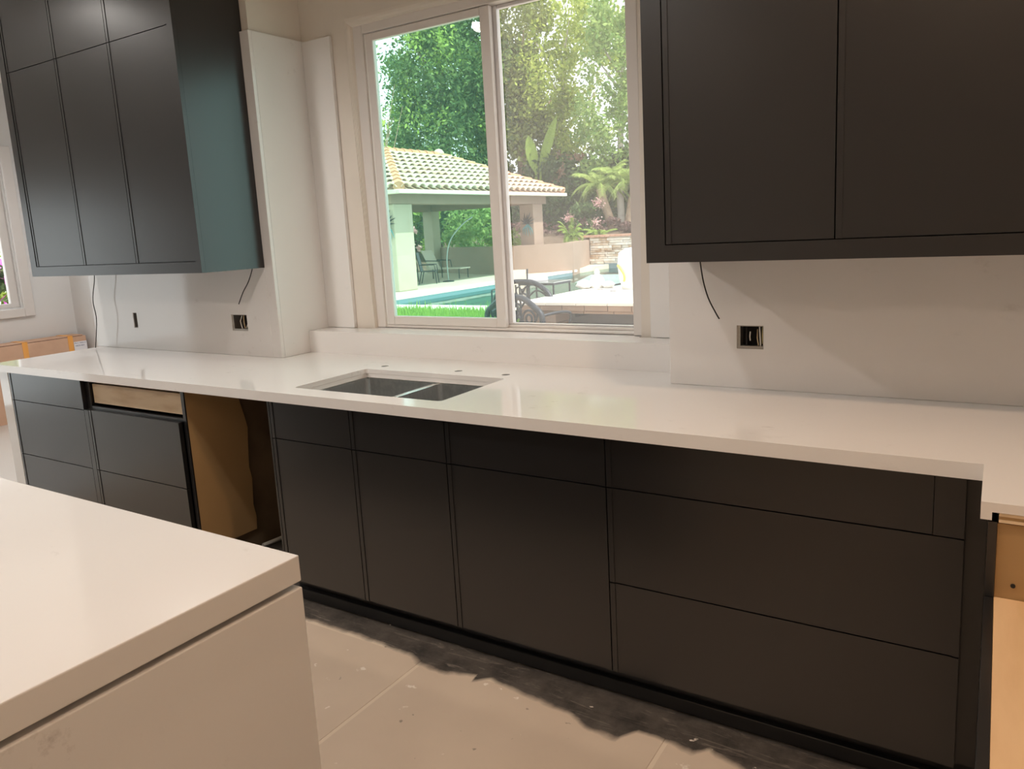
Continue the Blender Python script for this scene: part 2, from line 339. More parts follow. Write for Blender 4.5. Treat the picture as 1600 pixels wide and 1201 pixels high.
FLOORT = concrete_mat(); JOINT = concrete_mat('dusty_floor_joint', (0.76, 0.65, 0.52), (0.62, 0.50, 0.38))
GROUT = mat('floor_grout', (0.46, 0.37, 0.28), 0.9)
DFLOOR = mat('dining_floor', (0.70, 0.66, 0.62), 0.4)

floor = put('floor', BX(-7.95, XRW+0.15, -5.65, 2.25, -0.12, -0.006), GROUT, kind='structure', label='dusty beige tiled kitchen floor under the cabinets', cat='floor')
jx = [-4.44 + 0.92*k for k in range(7)]; jx = [-1.68 + 0.92*k for k in range(-3, 4)]; jy = [-0.06 - 0.92*k for k in range(0, 6)]
xs = [-4.9] + [x for x in jx if -4.9 < x < XRW] + [XRW]
ys = jy
g = 0.006
for i in range(len(xs)-1):
    for j in range(len(ys)-1):
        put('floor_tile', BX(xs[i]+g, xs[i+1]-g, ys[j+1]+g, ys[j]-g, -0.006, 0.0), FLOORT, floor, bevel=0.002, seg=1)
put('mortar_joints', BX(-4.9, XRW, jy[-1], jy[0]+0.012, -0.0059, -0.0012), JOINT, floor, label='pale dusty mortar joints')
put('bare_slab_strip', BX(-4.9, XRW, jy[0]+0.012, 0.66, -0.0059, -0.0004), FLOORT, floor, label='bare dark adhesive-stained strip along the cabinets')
put('dining_slab', BX(-7.8, -4.905, -5.5, 2.07, -0.006, 0.0), DFLOOR, floor, label='pale smooth dining area floor')

ceiling = put('ceiling', BX(-7.95, XRW+0.15, -5.65, 2.25, CEIL, CEIL+0.12), CEILM, kind='structure', label='cream painted ceiling above the kitchen', cat='ceiling')

wbl = put('wall_back_left', BX(-4.80, XC-0.02, YB+0.02, 1.15, 0, CEIL), WALL, kind='structure', label='cream plaster wall behind the left cabinets', cat='wall')
wbr = put('wall_back_right', BX(XR+0.02, XRW+0.15, YB+0.02, 1.15, 0, CEIL), WALL, kind='structure', label='cream plaster wall behind the right cabinets', cat='wall')
ww = put('wall_window', BX(XC-0.02, XR+0.02, YW+0.02, 1.15, 0, CEIL), WALL, kind='structure', label='cream plaster wall around the kitchen window', cat='wall')
WX0, WX1, WZ1 = -2.765, -1.262, 2.522
cut(ww, [BX(WX0, WX1, 0.5, 1.6, 1.005, WZ1)])
# bullnose the inner corner of the window reveal
bm = bmesh.new(); bm.from_mesh(ww.data); org = ORIGIN['wall_window']
ed = []
for e in bm.edges:
    ps = [np.array(v.co) + org for v in e.verts]
    if all(abs(p[1] - (YW+0.02)) < 1e-4 and WX0-1e-3 < p[0] < WX1+1e-3 and 1.0 < p[2] < WZ1+1e-3 for p in ps) and not all(abs(p[2]-1.005) < 1e-3 for p in ps): ed.append(e)
bmesh.ops.bevel(bm, geom=ed, offset=0.042, segments=6, profile=0.5, affect='EDGES')
bm.to_mesh(ww.data); bm.free()
wl = put('wall_left', BX(-7.95, -7.8, -5.65, 2.25, 0, CEIL), WALLD, kind='structure', label='pale wall with a tall window at the far left', cat='wall')
cut(wl, [BX(-8.2, -7.5, 0.05, 1.60, 1.02, 2.40), BX(-8.2, -7.5, -2.2, -0.8, -0.001, 2.1)])
put('wall_dining_back', BX(-7.8, -4.80, 2.07, 2.25, 0, CEIL), WALLD, kind='structure', label='pale dining area wall behind the cardboard box', cat='wall')
put('wall_dining_side', BX(-4.80, -4.65, 1.15, 2.25, 0, CEIL), WALLD, kind='structure', label='short return wall hidden beyond the counter end', cat='wall')
put('wall_right', BX(XRW, XRW+0.15, -5.65, YB+0.02, 0, CEIL), WALL, kind='structure', label='cream wall at the right end of the counter', cat='wall')
wr = put('wall_rear', BX(-7.8, XRW, -5.65, -5.5, 0, CEIL), WALL, kind='structure', label='cream wall behind the viewer and the island', cat='wall')

# recessed ceiling lamps
for i, (x, y, e, lc) in enumerate(CANS):
    lo = 'recessed white ceiling downlight %s' % ['over the island, left of the sink', 'behind the island', 'over the far end of the island', 'over the right end of the counter', 'behind the viewer at the right', 'over the island corner', 'added out of view for a glow on the left wall cabinet', 'added unseen to brighten the dining area'][i]
    t = thing('ceiling_light', (x, y, CEIL), lo, 'ceiling light', 'recessed ceiling downlights')
    r = MB().tube([(x + 0.085*math.cos(a), y + 0.085*math.sin(a), CEIL-0.004) for a in np.linspace(0, 2*PI, 24, endpoint=False)], 0.012, 6, close=True)
    put('trim_ring', r, VINYL, t, smooth=True)
    sp = add_light('downlight_lamp', 'SPOT', (0, 0, -0.02), e, lc, spot_size=2.75, spot_blend=0.5, shadow_soft_size=0.055)
    sp.parent = t

# ------------------------------------------------------------------ kitchen window
win = thing('window_1', (-2.01, 1.02, 1.031), 'white vinyl sliding window with a green tinted left pane above the sink', 'window', kind='structure')
FX0, FX1, FZ0, FZ1 = WX0+0.002, WX1-0.002, ZL+0.002, WZ1-0.002
fm = MB()
fm.box(FX0-0.014, FX0+0.052, 1.000, 1.085, FZ0, FZ1+0.014).box(FX1-0.036, FX1+0.014, 0.985, 1.085, FZ0, FZ1+0.014)
fm.box(FX0+0.052, FX1-0.036, 1.006, 1.085, FZ0, FZ0+0.012).box(FX0+0.052, FX1-0.036, 1.03, 1.085, FZ0+0.012, FZ0+0.026)
fm.box(FX0+0.052, FX1-0.036, 1.000, 1.085, FZ1-0.034, FZ1+0.014)
put('window_frame', fm, VINYL, win, bevel=0.003)
# interior (sliding) sash at the left, outer fixed light at the right
sx0, sx1 = FX0+0.064, -1.962
sz0, sz1 = FZ0+0.013, FZ1-0.036
sa = MB().box(sx0, sx0+0.044, 1.008, 1.036, sz0, sz1).box(sx1-0.052, sx1, 1.008, 1.036, sz0, sz1)
sa.box(sx0+0.044, sx1-0.052, 1.008, 1.036, sz0, sz0+0.046).box(sx0+0.044, sx1-0.052, 1.008, 1.036, sz1-0.036, sz1)
sash = put('sash', sa, VINYL, win, bevel=0.004)
GREEN = glass('green_tinted_glass', (0.80, 0.965, 0.92), haze=(0.042, (0.45, 0.80, 0.70))); CLEAR = glass('clear_glass', (0.97, 0.98, 0.965))
put('pane', BX(sx0+0.040, sx1-0.048, 1.019, 1.023, sz0+0.042, sz1-0.032), GREEN, sash, label='green tinted glass pane')
put('weather_strip', BX(FX0+0.0525, FX0+0.0635, 1.012, 1.03, sz0, sz1), mat('white_strip', (0.85, 0.84, 0.80), 0.5), win)
ra = MB().box(sx1-0.03, sx1+0.018, 1.042, 1.070, FZ0+0.027, FZ1-0.035).box(sx1+0.018, FX1-0.037, 1.046, 1.070, FZ0+0.027, FZ0+0.034).box(sx1+0.018, FX1-0.037, 1.046, 1.070, FZ1-0.05, FZ1-0.035).box(FX1-0.045, FX1-0.037, 1.046, 1.07, FZ0+0.034, FZ1-0.05)
rs = put('fixed_sash', ra, mat('bright_vinyl', (0.80, 0.79, 0.80), 0.3), win, bevel=0.002)
put('pane', BX(sx1+0.016, FX1-0.044, 1.055, 1.059, FZ0+0.032, FZ1-0.048), CLEAR, rs, label='clear glass pane')
put('haze_screen', BX(sx1+0.02, FX1-0.046, 1.0745, 1.0755, FZ0+0.036, FZ1-0.052), screen_mat('haze_sheet', 0.11, (0.62, 0.60, 0.58)), win, label='thin sheet putting a translucent haze outside the right pane')  # plain sheet without weave, added to lay haze over the right pane

# left (dining) window on the far wall
w2 = thing('window_2', (-7.8, 0.8, 0.93), 'white framed dining window at the left edge showing pink blossom', 'window', kind='structure')
cs = MB().box(-7.8, -7.765, 1.61, 1.70, 0.93, 2.49).box(-7.8, -7.765, -0.05, 0.04, 0.93, 2.49).box(-7.8, -7.765, 0.04, 1.61, 0.93, 1.01).box(-7.8, -7.765, 0.04, 1.61, 2.41, 2.49)
put('window_casing', cs, VINYL, w2, bevel=0.006)
fr2 = MB().box(-7.88, -7.83, 1.53, 1.60, 1.02, 2.40).box(-7.88, -7.83, 0.05, 0.10, 1.02, 2.40).box(-7.88, -7.83, 0.10, 1.53, 1.02, 1.06).box(-7.88, -7.83, 0.10, 1.53, 2.35, 2.40)
put('window_frame', fr2, VINYL, w2, bevel=0.004)
put('pane', BX(-7.858, -7.854, 0.095, 1.535, 1.055, 2.355), CLEAR, w2)

dr = thing('door_1', (-7.8, -1.5, 0.0), 'white framed patio door added out of view in the far left wall for daylight', 'door', kind='structure')  # unseen door, added for its daylight sheen on the left cabinets
f_ = MB().box(-7.88, -7.83, -2.198, -2.108, 0.002, 2.098).box(-7.88, -7.83, -0.892, -0.802, 0.002, 2.098).box(-7.88, -7.83, -2.108, -0.892, 0.002, 0.12).box(-7.88, -7.83, -2.108, -0.892, 2.0, 2.098)
lf_ = put('door_leaf', f_, VINYL, dr); put('pane', BX(-7.858, -7.854, -2.11, -0.89, 0.118, 2.002), CLEAR, lf_)

# ------------------------------------------------------------------ stone slabs on the walls
bs = put('stone_backsplash', MB().box(-4.79, -3.156, YB, YB+0.0195, ZC+0.0002, 1.42).box(-3.156, XC, YB, YB+0.0195, ZC+0.0002, 2.505), QUARTZ, label='pale quartz backsplash slab under the left wall cabinets', cat='backsplash', bevel=0.0015)
HOLES_L = [(-4.363, -4.326, 1.040, 1.131), (-3.457, -3.333, 1.047, 1.133)]
cut(bs, [BX(a, b, 0.5, 0.9, c, d) for a, b, c, d in HOLES_L]); cut(wbl, [BX(a-0.004, b+0.004, 0.5, 0.70, c-0.004, d+0.004) for a, b, c, d in HOLES_L])
bs2 = put('stone_backsplash', BX(XR, XRW, YB, YB+0.0195, ZC+0.0002, 1.42), QUARTZ, label='pale quartz backsplash slab under the right wall cabinet', cat='backsplash', bevel=0.0015)
HOLE_R = (-0.754, -0.663, 1.054, 1.135)
a, b, c, d = HOLE_R
cut(bs2, [BX(a, b, 0.5, 0.9, c, d)]); cut(wbr, [BX(a-0.004, b+0.004, 0.5, 0.70, c-0.004, d+0.004)])
put('stone_return_panel', BX(XC-0.0195, XC, YB+0.02, YW+0.0195, ZC+0.0002, 2.505), QUARTZ, label='pale quartz return slab on the left side of the window niche', cat='wall slab', bevel=0.0015)
put('stone_return_panel', BX(XR, XR+0.0195, YB+0.02, YW+0.0195, ZC+0.0002, 2.505), QUARTZ, label='pale quartz return slab on the right side of the window niche', cat='wall slab', bevel=0.0015)
put('stone_side_panel', BX(XC+0.001, -2.893, YW, YW+0.0195, ZL+0.001, 2.50), QUARTZ, label='narrow tall quartz slab left of the kitchen window', cat='wall slab', bevel=0.0015)
put('stone_side_panel', BX(-1.211, XR-0.001, YW, YW+0.0195, ZL+0.001, 2.50), QUARTZ, label='narrow tall quartz slab right of the kitchen window', cat='wall slab', bevel=0.0015)
led = thing('window_ledge', (-2.04, 0.9, ZC+0.001), 'deep pale quartz ledge below the kitchen window', 'window sill')
put('sill_slab', MB().box(XC+0.001, XR-0.001, YN, YW-0.001, ZL-0.02, ZL).box(WX0+0.003, WX1-0.003, YW-0.001, 1.06, ZL-0.02, ZL), QUARTZ, led)
put('riser', BX(XC+0.001, XR-0.001, YN, YN+0.02, ZC+0.0002, ZL-0.02), QUARTZ, led)

# ------------------------------------------------------------------ countertop and sink
SX0, SX1, SY0, SY1 = -2.412, -1.656, 0.098, 0.521
ct = thing('countertop', (-2.0, 0.3, 0.8744), 'long white quartz countertop with a sink cutout along the window wall', 'countertop')
slab = put('slab', MB().prism([(XL, 0.0), (0.0, 0.0), (0.0, -0.2597), (XRW-0.002, -0.2597), (XRW-0.002, YB+0.012), (XR+0.012, YB+0.012), (XR+0.012, YN+0.012), (XC-0.012, YN+0.012), (XC-0.012, YB+0.012), (XL, YB+0.012)], 0.894, ZC), QUARTZ, ct)
def rrect(x0, x1, y0, y1, r, n=5):
    out = []
    for cx, cy, a0 in ((x1-r, y1-r, 0), (x0+r, y1-r, PI/2), (x0+r, y0+r, PI), (x1-r, y0+r, 1.5*PI)):
        out += [(cx + r*math.cos(a0 + PI/2*i/n), cy + r*math.sin(a0 + PI/2*i/n)) for i in range(n+1)]
    return out
FAUC = [(-2.37, 0.6), (-1.95, 0.6), (-1.70, 0.59)]
cut(slab, [MB().prism(rrect(SX0, SX1, SY0, SY1, 0.018), 0.8, 1.0)] + [MB().prism([(x + 0.0175*math.cos(t), y + 0.0175*math.sin(t)) for t in np.linspace(0, 2*PI, 24, endpoint=False)], 0.8, 1.0) for x, y in FAUC])
put('front_apron', MB().box(XL, 0.0, 0.0, 0.02, 0.8744, 0.894).box(0.0, 0.02, -0.2597, 0.02, 0.8771, 0.894), QUARTZ, ct)
put('end_apron', BX(XL, XL+0.02, 0.0205, YB-0.001, 0.8744, 0.8938), QUARTZ, ct)
for x, y in FAUC:
    put('hole_disc', MB().lathe([(0.0172, 0.880), (0.0172, 0.9122)], x, y, 20), mat('dark_grey_disc', (0.10, 0.10, 0.10), 0.5), ct, label='dark grey disc in a faucet hole')  # flat dark grey disc closes each hole just below the counter top

sk = thing('sink', ((SX0+SX1)/2, 0.31, 0.64), 'double bowl stainless steel undermount sink without faucet', 'sink')
def bowl(name, x0, x1, y0, y1, zb, zt, r=0.02):
    top = rrect(x0, x1, y0, y1, r); n = len(top); mb = MB()
    ins = rrect(x0+0.012, x1-0.012, y0+0.012, y1-0.012, r); bot = rrect(x0+0.004, x1-0.004, y0+0.004, y1-0.004, r)
    mb.v = [(x, y, zt) for x, y in top] + [(x, y, zb+0.012) for x, y in bot] + [(x, y, zb) for x, y in ins]
    for k in range(2):
        for i in range(n): mb.f.append((k*n+i, k*n+(i+1)%n, (k+1)*n+(i+1)%n, (k+1)*n+i))
    mb.f.append(tuple(range(2*n, 3*n)))
    o = put(name, mb, STEEL, sk)
    so = o.modifiers.new('solid', 'SOLIDIFY'); so.thickness = 0.0015; so.offset = 0
    cx, cy = (x0+x1)/2, (y0+y1)/2 + 0.08
    put('drain', MB().lathe([(0.045, zb+0.001), (0.045, zb+0.004), (0.03, zb+0.004), (0.028, zb+0.001)], cx, cy, 20), STEEL, o)
DX = -2.005
bowl('bowl', SX0+0.004, DX-0.012, SY0+0.002, SY1-0.002, 0.66, 0.872)
bowl('bowl', DX+0.012, SX1-0.004, SY0+0.002, SY1-0.002, 0.66, 0.872)
rim = MB().box(SX0-0.02, SX0+0.0045, SY0-0.02, SY1+0.02, 0.872, 0.8938).box(SX1-0.0045, SX1+0.02, SY0-0.02, SY1+0.02, 0.872, 0.8938)
rim.box(SX0+0.0045, SX1-0.0045, SY1-0.0025, SY1+0.02, 0.872, 0.8938).box(SX0+0.0045, SX1-0.0045, SY0-0.02, SY0+0.0025, 0.872, 0.8938)
rm = MB().box(SX0-0.015, SX0+0.005, SY0-0.015, SY1+0.015, 0.872, 0.8755).box(SX1-0.005, SX1+0.015, SY0-0.015, SY1+0.015, 0.872, 0.8755).box(SX0+0.005, SX1-0.005, SY1-0.003, SY1+0.015, 0.872, 0.8755).box(SX0+0.005, SX1-0.005, SY0-0.015, SY0+0.003, 0.872, 0.8755)
put('flange', rm, mat('bright_steel', (0.80, 0.80, 0.78), 0.2, 1.0), sk)
put('bowl_divider', BX(DX-0.0125, DX+0.0125, SY0+0.002, SY1-0.002, 0.866, 0.8722), mat('bright_steel', (0.8, 0.8, 0.78), 0.2, 1.0), sk, bevel=0.003)
# under-slab packing ring that carries the slab edge around the bowl
put('slab_edge_packing', MB().box(SX0-0.03, SX0-0.001, SY0-0.03, SY1+0.03, 0.876, 0.8935).box(SX1+0.001, SX1+0.03, SY0-0.03, SY1+0.03, 0.876, 0.8935).box(SX0-0.001, SX1+0.001, SY1+0.001, SY1+0.03, 0.876, 0.8935).box(SX0-0.001, SX1+0.001, SY0-0.03, SY0-0.001, 0.876, 0.8935), QUARTZ, ct)

# ------------------------------------------------------------------ cabinet builders
ZT, Z1, Z2, ZB_ = 0.8705, 0.7147, 0.4072, 0.106
def front(name, parent, x0, x1, z0, z1, y=YF, strips=(True, True), **t):
    """slab door / drawer front with slim raised edge strips at its sides"""
    mb = MB().box(x0, x1, y+0.0025, y+0.0205, z0, z1)
    if strips[0]: mb.box(x0, x0+0.0165, y, y+0.0025, z0, z1)
    if strips[1]: mb.box(x1-0.0165, x1, y, y+0.0025, z0, z1)
    return put(name, mb, BLACK, parent, **t)
def carcass(parent, x0, x1, y0=YF+0.0215, y1=YB+0.018, z0=0.10, z1=0.8735, t=0.018, m_=None):
    mb = MB().box(x0, x0+t, y0, y1, z0, z1).box(x1-t, x1, y0, y1, z0, z1).box(x0+t, x1-t, y0, y1, z0, z0+t).box(x0+t, x1-t, y1-t, y1, z0+t, z1)
    mb.box(x0+t, x1-t, y0, y0+0.018, z1-0.012, z1)
    return put('carcass', mb, m_ or BLACK, parent)
G = 0.002
# unit 1 (far left, three drawers)
def base_unit(label, x0, x1):
    return thing('base_cabinet', ((x0+x1)/2, 0.3, 0.10), label, 'cabinet', 'black base cabinets under the countertop')
u1 = base_unit('black three-drawer base cabinet at the far left end of the counter', -4.622, -3.868)
carcass(u1, -4.622, -3.8695)
for z0, z1 in ((Z1+G, ZT), (Z2+G, Z1-G), (ZB_, Z2-G)): front('drawer_front', u1, -4.615, -3.889, z0, z1)
put('face_stile', BX(-3.8865, -3.8505, YF, YF+0.021, ZB_, Z1+G), BLACK, u1)
# unit 2: missing top drawer front shows the plywood box
u2 = base_unit('black base cabinet with a missing top drawer front showing bare plywood', -3.868, -3.08)
mb = MB().box(-3.8685, -3.8485, YF+0.0215, YB+0.018, 0.10, 0.8735).box(-3.8485, -3.100, YF+0.0215, YB+0.018, 0.10, 0.118).box(-3.8485, -3.100, YB, YB+0.018, 0.118, 0.8735).box(-3.8485, -3.100, YF+0.0215, YF+0.04, 0.862, 0.8735)
mb.box(-3.100, -3.079, YF+0.0215, 0.052, 0.10, 0.8735)
put('carcass', mb, BLACK, u2)
put('drawer_box', BX(-3.838, -3.108, YF+0.032, 0.55, 0.750, 0.848), PLY, u2, label='bare plywood drawer box', bevel=0.001)
put('drawer_rail', BX(-3.8485, -3.100, YF+0.022, YF+0.04, 0.718, 0.735), BLACK, u2)
for z0, z1 in ((Z2+G, Z1+0.004), (ZB_, Z2-G)): front('drawer_front', u2, -3.8465, -3.109, z0, z1)
edge = [(0.0522, 0.10), (0.348, 0.10)]
for i in range(13):
    z = 0.10 + (0.8735-0.10)*i/12
    edge.append((0.351 + 0.006*math.sin(i*2.1) + (0.018 if i == 8 else 0) - (0.02 if i > 9 else 0), z))
edge.append((0.0522, 0.8735))
def yz_prism(poly, x0, x1):
    n = len(poly); return MB().add([(x0, y, z) for y, z in poly] + [(x1, y, z) for y, z in poly], [tuple(range(n))[::-1], tuple(range(n, 2*n))] + [(i, (i+1)%n, n+(i+1)%n, n+i) for i in range(n)])
put('side_panel', yz_prism(edge, -3.0985, -3.0795), MDF, u2, label='tan fibreboard side with an uneven back edge')
put('side_back_panel', BX(-3.1, -3.0985, 0.0525, YB, 0.0, 0.8735), MDFD, u2, label='darker brown rear side of the open bay')  # darker brown sheet continues the side behind the uneven edge
# appliance bay between the units
put('floor_pipe', MB().tube([(-3.06, 0.36, 0.012), (-3.04, 0.55, 0.012)], 0.011, 8), WHITEW, label='white pipe stub lying on the floor of the empty appliance bay', cat='pipe')
# sink base
u3 = base_unit('black two-door sink base cabinet with false fronts below the sink', -2.493, -1.59)
mb = MB().box(-2.493, -2.475, YF+0.0215, YB+0.018, 0.10, 0.8735).box(-1.608, -1.590, YF+0.0215, YB+0.018, 0.10, 0.8735).box(-2.475, -1.608, YF+0.0215, YB+0.018, 0.10, 0.118).box(-2.475, -1.608, YF+0.0215, YF+0.04, 0.70, 0.73)
put('carcass', mb, BLACK, u3)
put('face_stile', BX(-2.493, -2.4825, YF, YF+0.021, ZB_, ZT), BLACK, u3)
for x0, x1 in ((-2.4795, -2.0405), (-2.0365, -1.5905)):
    front('false_front', u3, x0, x1, Z1+G, ZT); front('door', u3, x0, x1, ZB_, Z1-G)
# trash / drawer-over-door base
u4 = base_unit('black base cabinet with one drawer over one wide door, right of the sink', -1.588, -0.98)
carcass(u4, -1.588, -0.981)
front('drawer_front', u4, -1.5865, -0.9805, Z1+G, ZT); front('door', u4, -1.5865, -0.9805, ZB_, Z1-G)
# wide drawers
u5 = base_unit('black wide three-drawer base cabinet next to the right corner', -0.979, -0.03)
carcass(u5, -0.979, -0.031)
front('drawer_front', u5, -0.9765, -0.1005, Z1+G, ZT, strips=(True, False)); put('filler_strip', BX(-0.0985, -0.0327, YF, YF+0.0205, Z1+G, ZT), BLACK, u5)
front('drawer_front', u5, -0.9765, -0.0327, Z2+G, Z1-G); front('drawer_front', u5, -0.9765, -0.0327, ZB_, Z2-G)
# toe kick
tk = thing('toe_kick', (-1.25, 0.1, 0.0), 'black recessed toe kick board along the base of the cabinets', 'toe kick')
put('kick_board', BX(-2.49, 0.012, 0.090, 0.108, 0.0, 0.0995), BLACK, tk)
put('shoe_rail', BX(-2.49, 0.012, 0.068, 0.0895, 0.0, 0.046), BLACK, tk, bevel=0.003)
tk2 = put('toe_kick', BX(-4.62, -3.1005, 0.090, 0.108, 0.0, 0.0985), BLACK, label='black toe kick board under the two left drawer cabinets', cat='toe kick')
# left stone end panel
put('end_panel', BX(-4.72, -4.6235, YF, YB, 0.0, 0.8738), QUARTZ, label='pale quartz end panel at the left end of the base cabinets', cat='end panel', bevel=0.0015)

# corner and range base at the right
u6 = thing('corner_cabinet', (0.3, 0.1, 0.0), 'black corner base cabinet with a bare fibreboard side under the short return', 'cabinet')
put('filler_panel', BX(-0.031, 0.0125, 0.055, 0.075, 0.10, 0.8735), BLACK, u6)
put('face_panel', BX(0.013, 0.030, -0.258, 0.075, 0.0, 0.8735), BLACK, u6, bevel=0.001)
put('side_panel', BX(0.0305, XRW-0.003, -0.252, -0.238, 0.0, 0.870), MDF, u6, label='bare tan fibreboard side with a bolt hole', bevel=0.0)
for x, z in ((0.062, 0.742), (0.09, 0.845)):
    put('bolt_hole', MB().add([(x + 0.0045*math.cos(a), yy, z + 0.0045*math.sin(a)) for yy in (-0.2545, -0.2515) for a in np.linspace(0, 2*PI, 12, endpoint=False)], [tuple(range(12)), tuple(range(12, 24))[::-1]] + [(i, (i+1)%12, 12+(i+1)%12, 12+i) for i in range(12)]), DARKIN, u6)
for k in range(3):
    put('ply_layer', BX(0.032, XRW-0.003, -0.2575+0.0015*(k % 2), 0.5, 0.8735+0.0066*k, 0.8735+0.0066*k+0.006), PLY if k % 2 == 0 else MDF, u6)
u7 = thing('range_base_cabinet', (0.3, -0.8, 0.0), 'low black base cabinet with a bare plywood top at the right edge', 'cabinet')
put('face_panel', BX(0.013, 0.030, -1.40, -0.2605, 0.0, 0.7135), BLACK, u7, bevel=0.001)
put('top_board', BX(0.0305, XRW-0.003, -1.40, -0.2535, 0.695, 0.7125), PLYV, u7, label='bare maple plywood top')
for y0 in (-1.40, -0.279): put('carcass_side', BX(0.0305, XRW-0.003, y0, y0+0.0175, 0.0, 0.6945), MDF, u7)

# ------------------------------------------------------------------ wall cabinets
ZU, ZU1 = 1.3755, 2.99
def inset_door(parent, x0, x1, z0, z1, y):
    mb = MB().box(x0, x1, y+0.0055, y+0.022, z0, z1).box(x0, x0+0.0165, y+0.003, y+0.0055, z0, z1).box(x1-0.0165, x1, y+0.003, y+0.0055, z0, z1)
    return put('door', mb, BLACK, parent)
YU = 0.267
ul = thing('wall_cabinet', (-3.92, 0.45, ZU), 'tall black wall cabinet with six doors hanging left of the window', 'cabinet', 'black wall cabinets')
mb = MB().box(-4.698, -4.680, YU+0.02, YB-0.001, ZU, ZU1).box(-3.178, -3.157, YU+0.02, YB-0.001, ZU, ZU1).box(-4.680, -3.178, YU+0.02, YB-0.001, ZU, ZU+0.018).box(-4.680, -3.178, YU+0.02, YB-0.001, ZU1-0.018, ZU1).box(-4.680, -3.178, YB-0.012, YB-0.001, ZU+0.018, ZU1-0.018)
mb.box(-3.178, -3.157, YB-0.001, YB+0.0195, 2.507, ZU1)
put('carcass', mb, BLACK, ul)
ff = MB().box(-4.698, -4.640, YU, YU+0.02, ZU, ZU1).box(-3.190, -3.150, YU, YU+0.02, ZU, ZU1).box(-4.640, -3.190, YU, YU+0.02, ZU, 1.4285).box(-4.640, -3.190, YU, YU+0.02, 2.94, ZU1)
put('face_frame', ff, BLACK, ul)
put('finished_side', BX(-3.157, -3.150, YU+0.0205, YB-0.0015, ZU, ZU1), BLACK, ul)
for x0, x1 in ((-4.638, -4.1515), (-4.1475, -3.6715), (-3.6675, -3.1925)):
    inset_door(ul, x0, x1, 1.4315, 2.4765, YU); inset_door(ul, x0, x1, 2.4805, 2.938, YU)
ur = thing('wall_cabinet', (-0.1, 0.45, ZU), 'large black wall cabinet hanging right of the window', 'cabinet', 'black wall cabinets')
mb = MB().box(-0.9308, -0.912, YU+0.02, YB-0.001, ZU, ZU1).box(XRW-0.02, XRW-0.002, YU+0.02, YB-0.001, ZU, ZU1).box(-0.912, XRW-0.02, YU+0.02, YB-0.001, ZU, ZU+0.018).box(-0.912, XRW-0.02, YU+0.02, YB-0.001, ZU1-0.018, ZU1).box(-0.912, XRW-0.02, YB-0.012, YB-0.001, ZU+0.018, ZU1-0.018)
put('carcass', mb, BLACK, ur)
ff = MB().box(-0.9308, -0.8685, YU, YU+0.02, ZU, ZU1).box(XRW-0.05, XRW-0.002, YU, YU+0.02, ZU, ZU1).box(-0.8685, XRW-0.05, YU, YU+0.02, ZU, 1.4285).box(-0.8685, XRW-0.05, YU, YU+0.02, 2.94, ZU1)
put('face_frame', ff, BLACK, ur)
for x0, x1 in ((-0.8655, -0.3795), (-0.3755, 0.1115), (0.1155, 0.6015)):
    inset_door(ur, x0, x1, 1.4315, 2.4765, YU); inset_door(ur, x0, x1, 2.4805, 2.938, YU)

# ------------------------------------------------------------------ island
XI, YI = -1.0955, -1.0515
isl = thing('kitchen_island', (-2.5, -1.6, 0.0), 'large kitchen island with white quartz top and matching quartz end panel', 'kitchen island')
put('island_top', BX(-3.95, XI, -2.35, YI, 0.862, ZC), QUARTZ, isl, bevel=0.0025)
put('end_panel', BX(XI-0.04, XI, -2.35, YI, 0.0, 0.8495), QUARTZ, isl, bevel=0.002)
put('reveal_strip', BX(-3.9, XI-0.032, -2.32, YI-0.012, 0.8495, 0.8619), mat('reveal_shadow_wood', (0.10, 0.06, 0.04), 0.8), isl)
put('island_body', BX(-3.9, XI-0.0405, -2.32, YI-0.012, 0.10, 0.8494), BLACK, isl)
put('island_plinth', BX(-3.85, XI-0.0405, -2.25, YI-0.09, 0.0, 0.0995), BLACK, isl)

# ------------------------------------------------------------------ electrical boxes and loose cables
def ebox(x0, x1, z0, z1, label, wires, cov=True):
    t = thing('electrical_box', ((x0+x1)/2, YB+0.03, z0), label, 'electrical box', 'open electrical boxes in the backsplash')
    y0, y1 = YB+0.004, 0.698; w = 0.003
    mb = MB().box(x0, x0+w, y0, y1, z0, z1).box(x1-w, x1, y0, y1, z0, z1).box(x0+w, x1-w, y0, y1, z0, z0+w).box(x0+w, x1-w, y0, y1, z1-w, z1)
    put('box_shell', mb, METALBOX, t)
    put('box_back', BX(x0+w, x1-w, y1-0.003, y1, z0+w, z1-w), DARKIN, t)
    if cov:
        put('mounting_ears', MB().box(x0+w, x1-w, y0, y0+0.002, z0+w, z0+w+0.007).box(x0+w, x0+w+0.008, y0, y0+0.002, z0+w+0.007, z1-w), METALBOX, t)
    for pts, m_, r in wires:
        put('wire', MB().tube([(x0 + (x1-x0)*u, y0 + 0.006 + 0.022*v, z0 + (z1-z0)*w_) for u, v, w_ in pts], r, 6), m_, t)
ebox(*HOLES_L[0][:2], *HOLES_L[0][2:], 'narrow slot cut for a box in the left backsplash, nearest the counter end', [([(0.4, .9, 0.05), (0.45, .6, 0.5), (0.4, .9, 0.95)], MDFD, 0.006)], False)
ebox(*HOLES_L[1][:2], *HOLES_L[1][2:], 'open double electrical box with loose wires in the left backsplash', [([(0.40, .9, 0.9), (0.36, .4, 0.55), (0.5, .2, 0.12)], WHITEW, 0.0028), ([(0.52, .9, 0.95), (0.6, .4, 0.5), (0.68, .2, 0.15)], COPPER, 0.003), ([(0.85, .9, 0.9), (0.86, .3, 0.4), (0.76, .2, 0.15)], WHITEW, 0.0028), ([(0.7, .9, 0.9), (0.9, .5, 0.5), (0.9, .3, 0.15)], RUBBER, 0.004)])
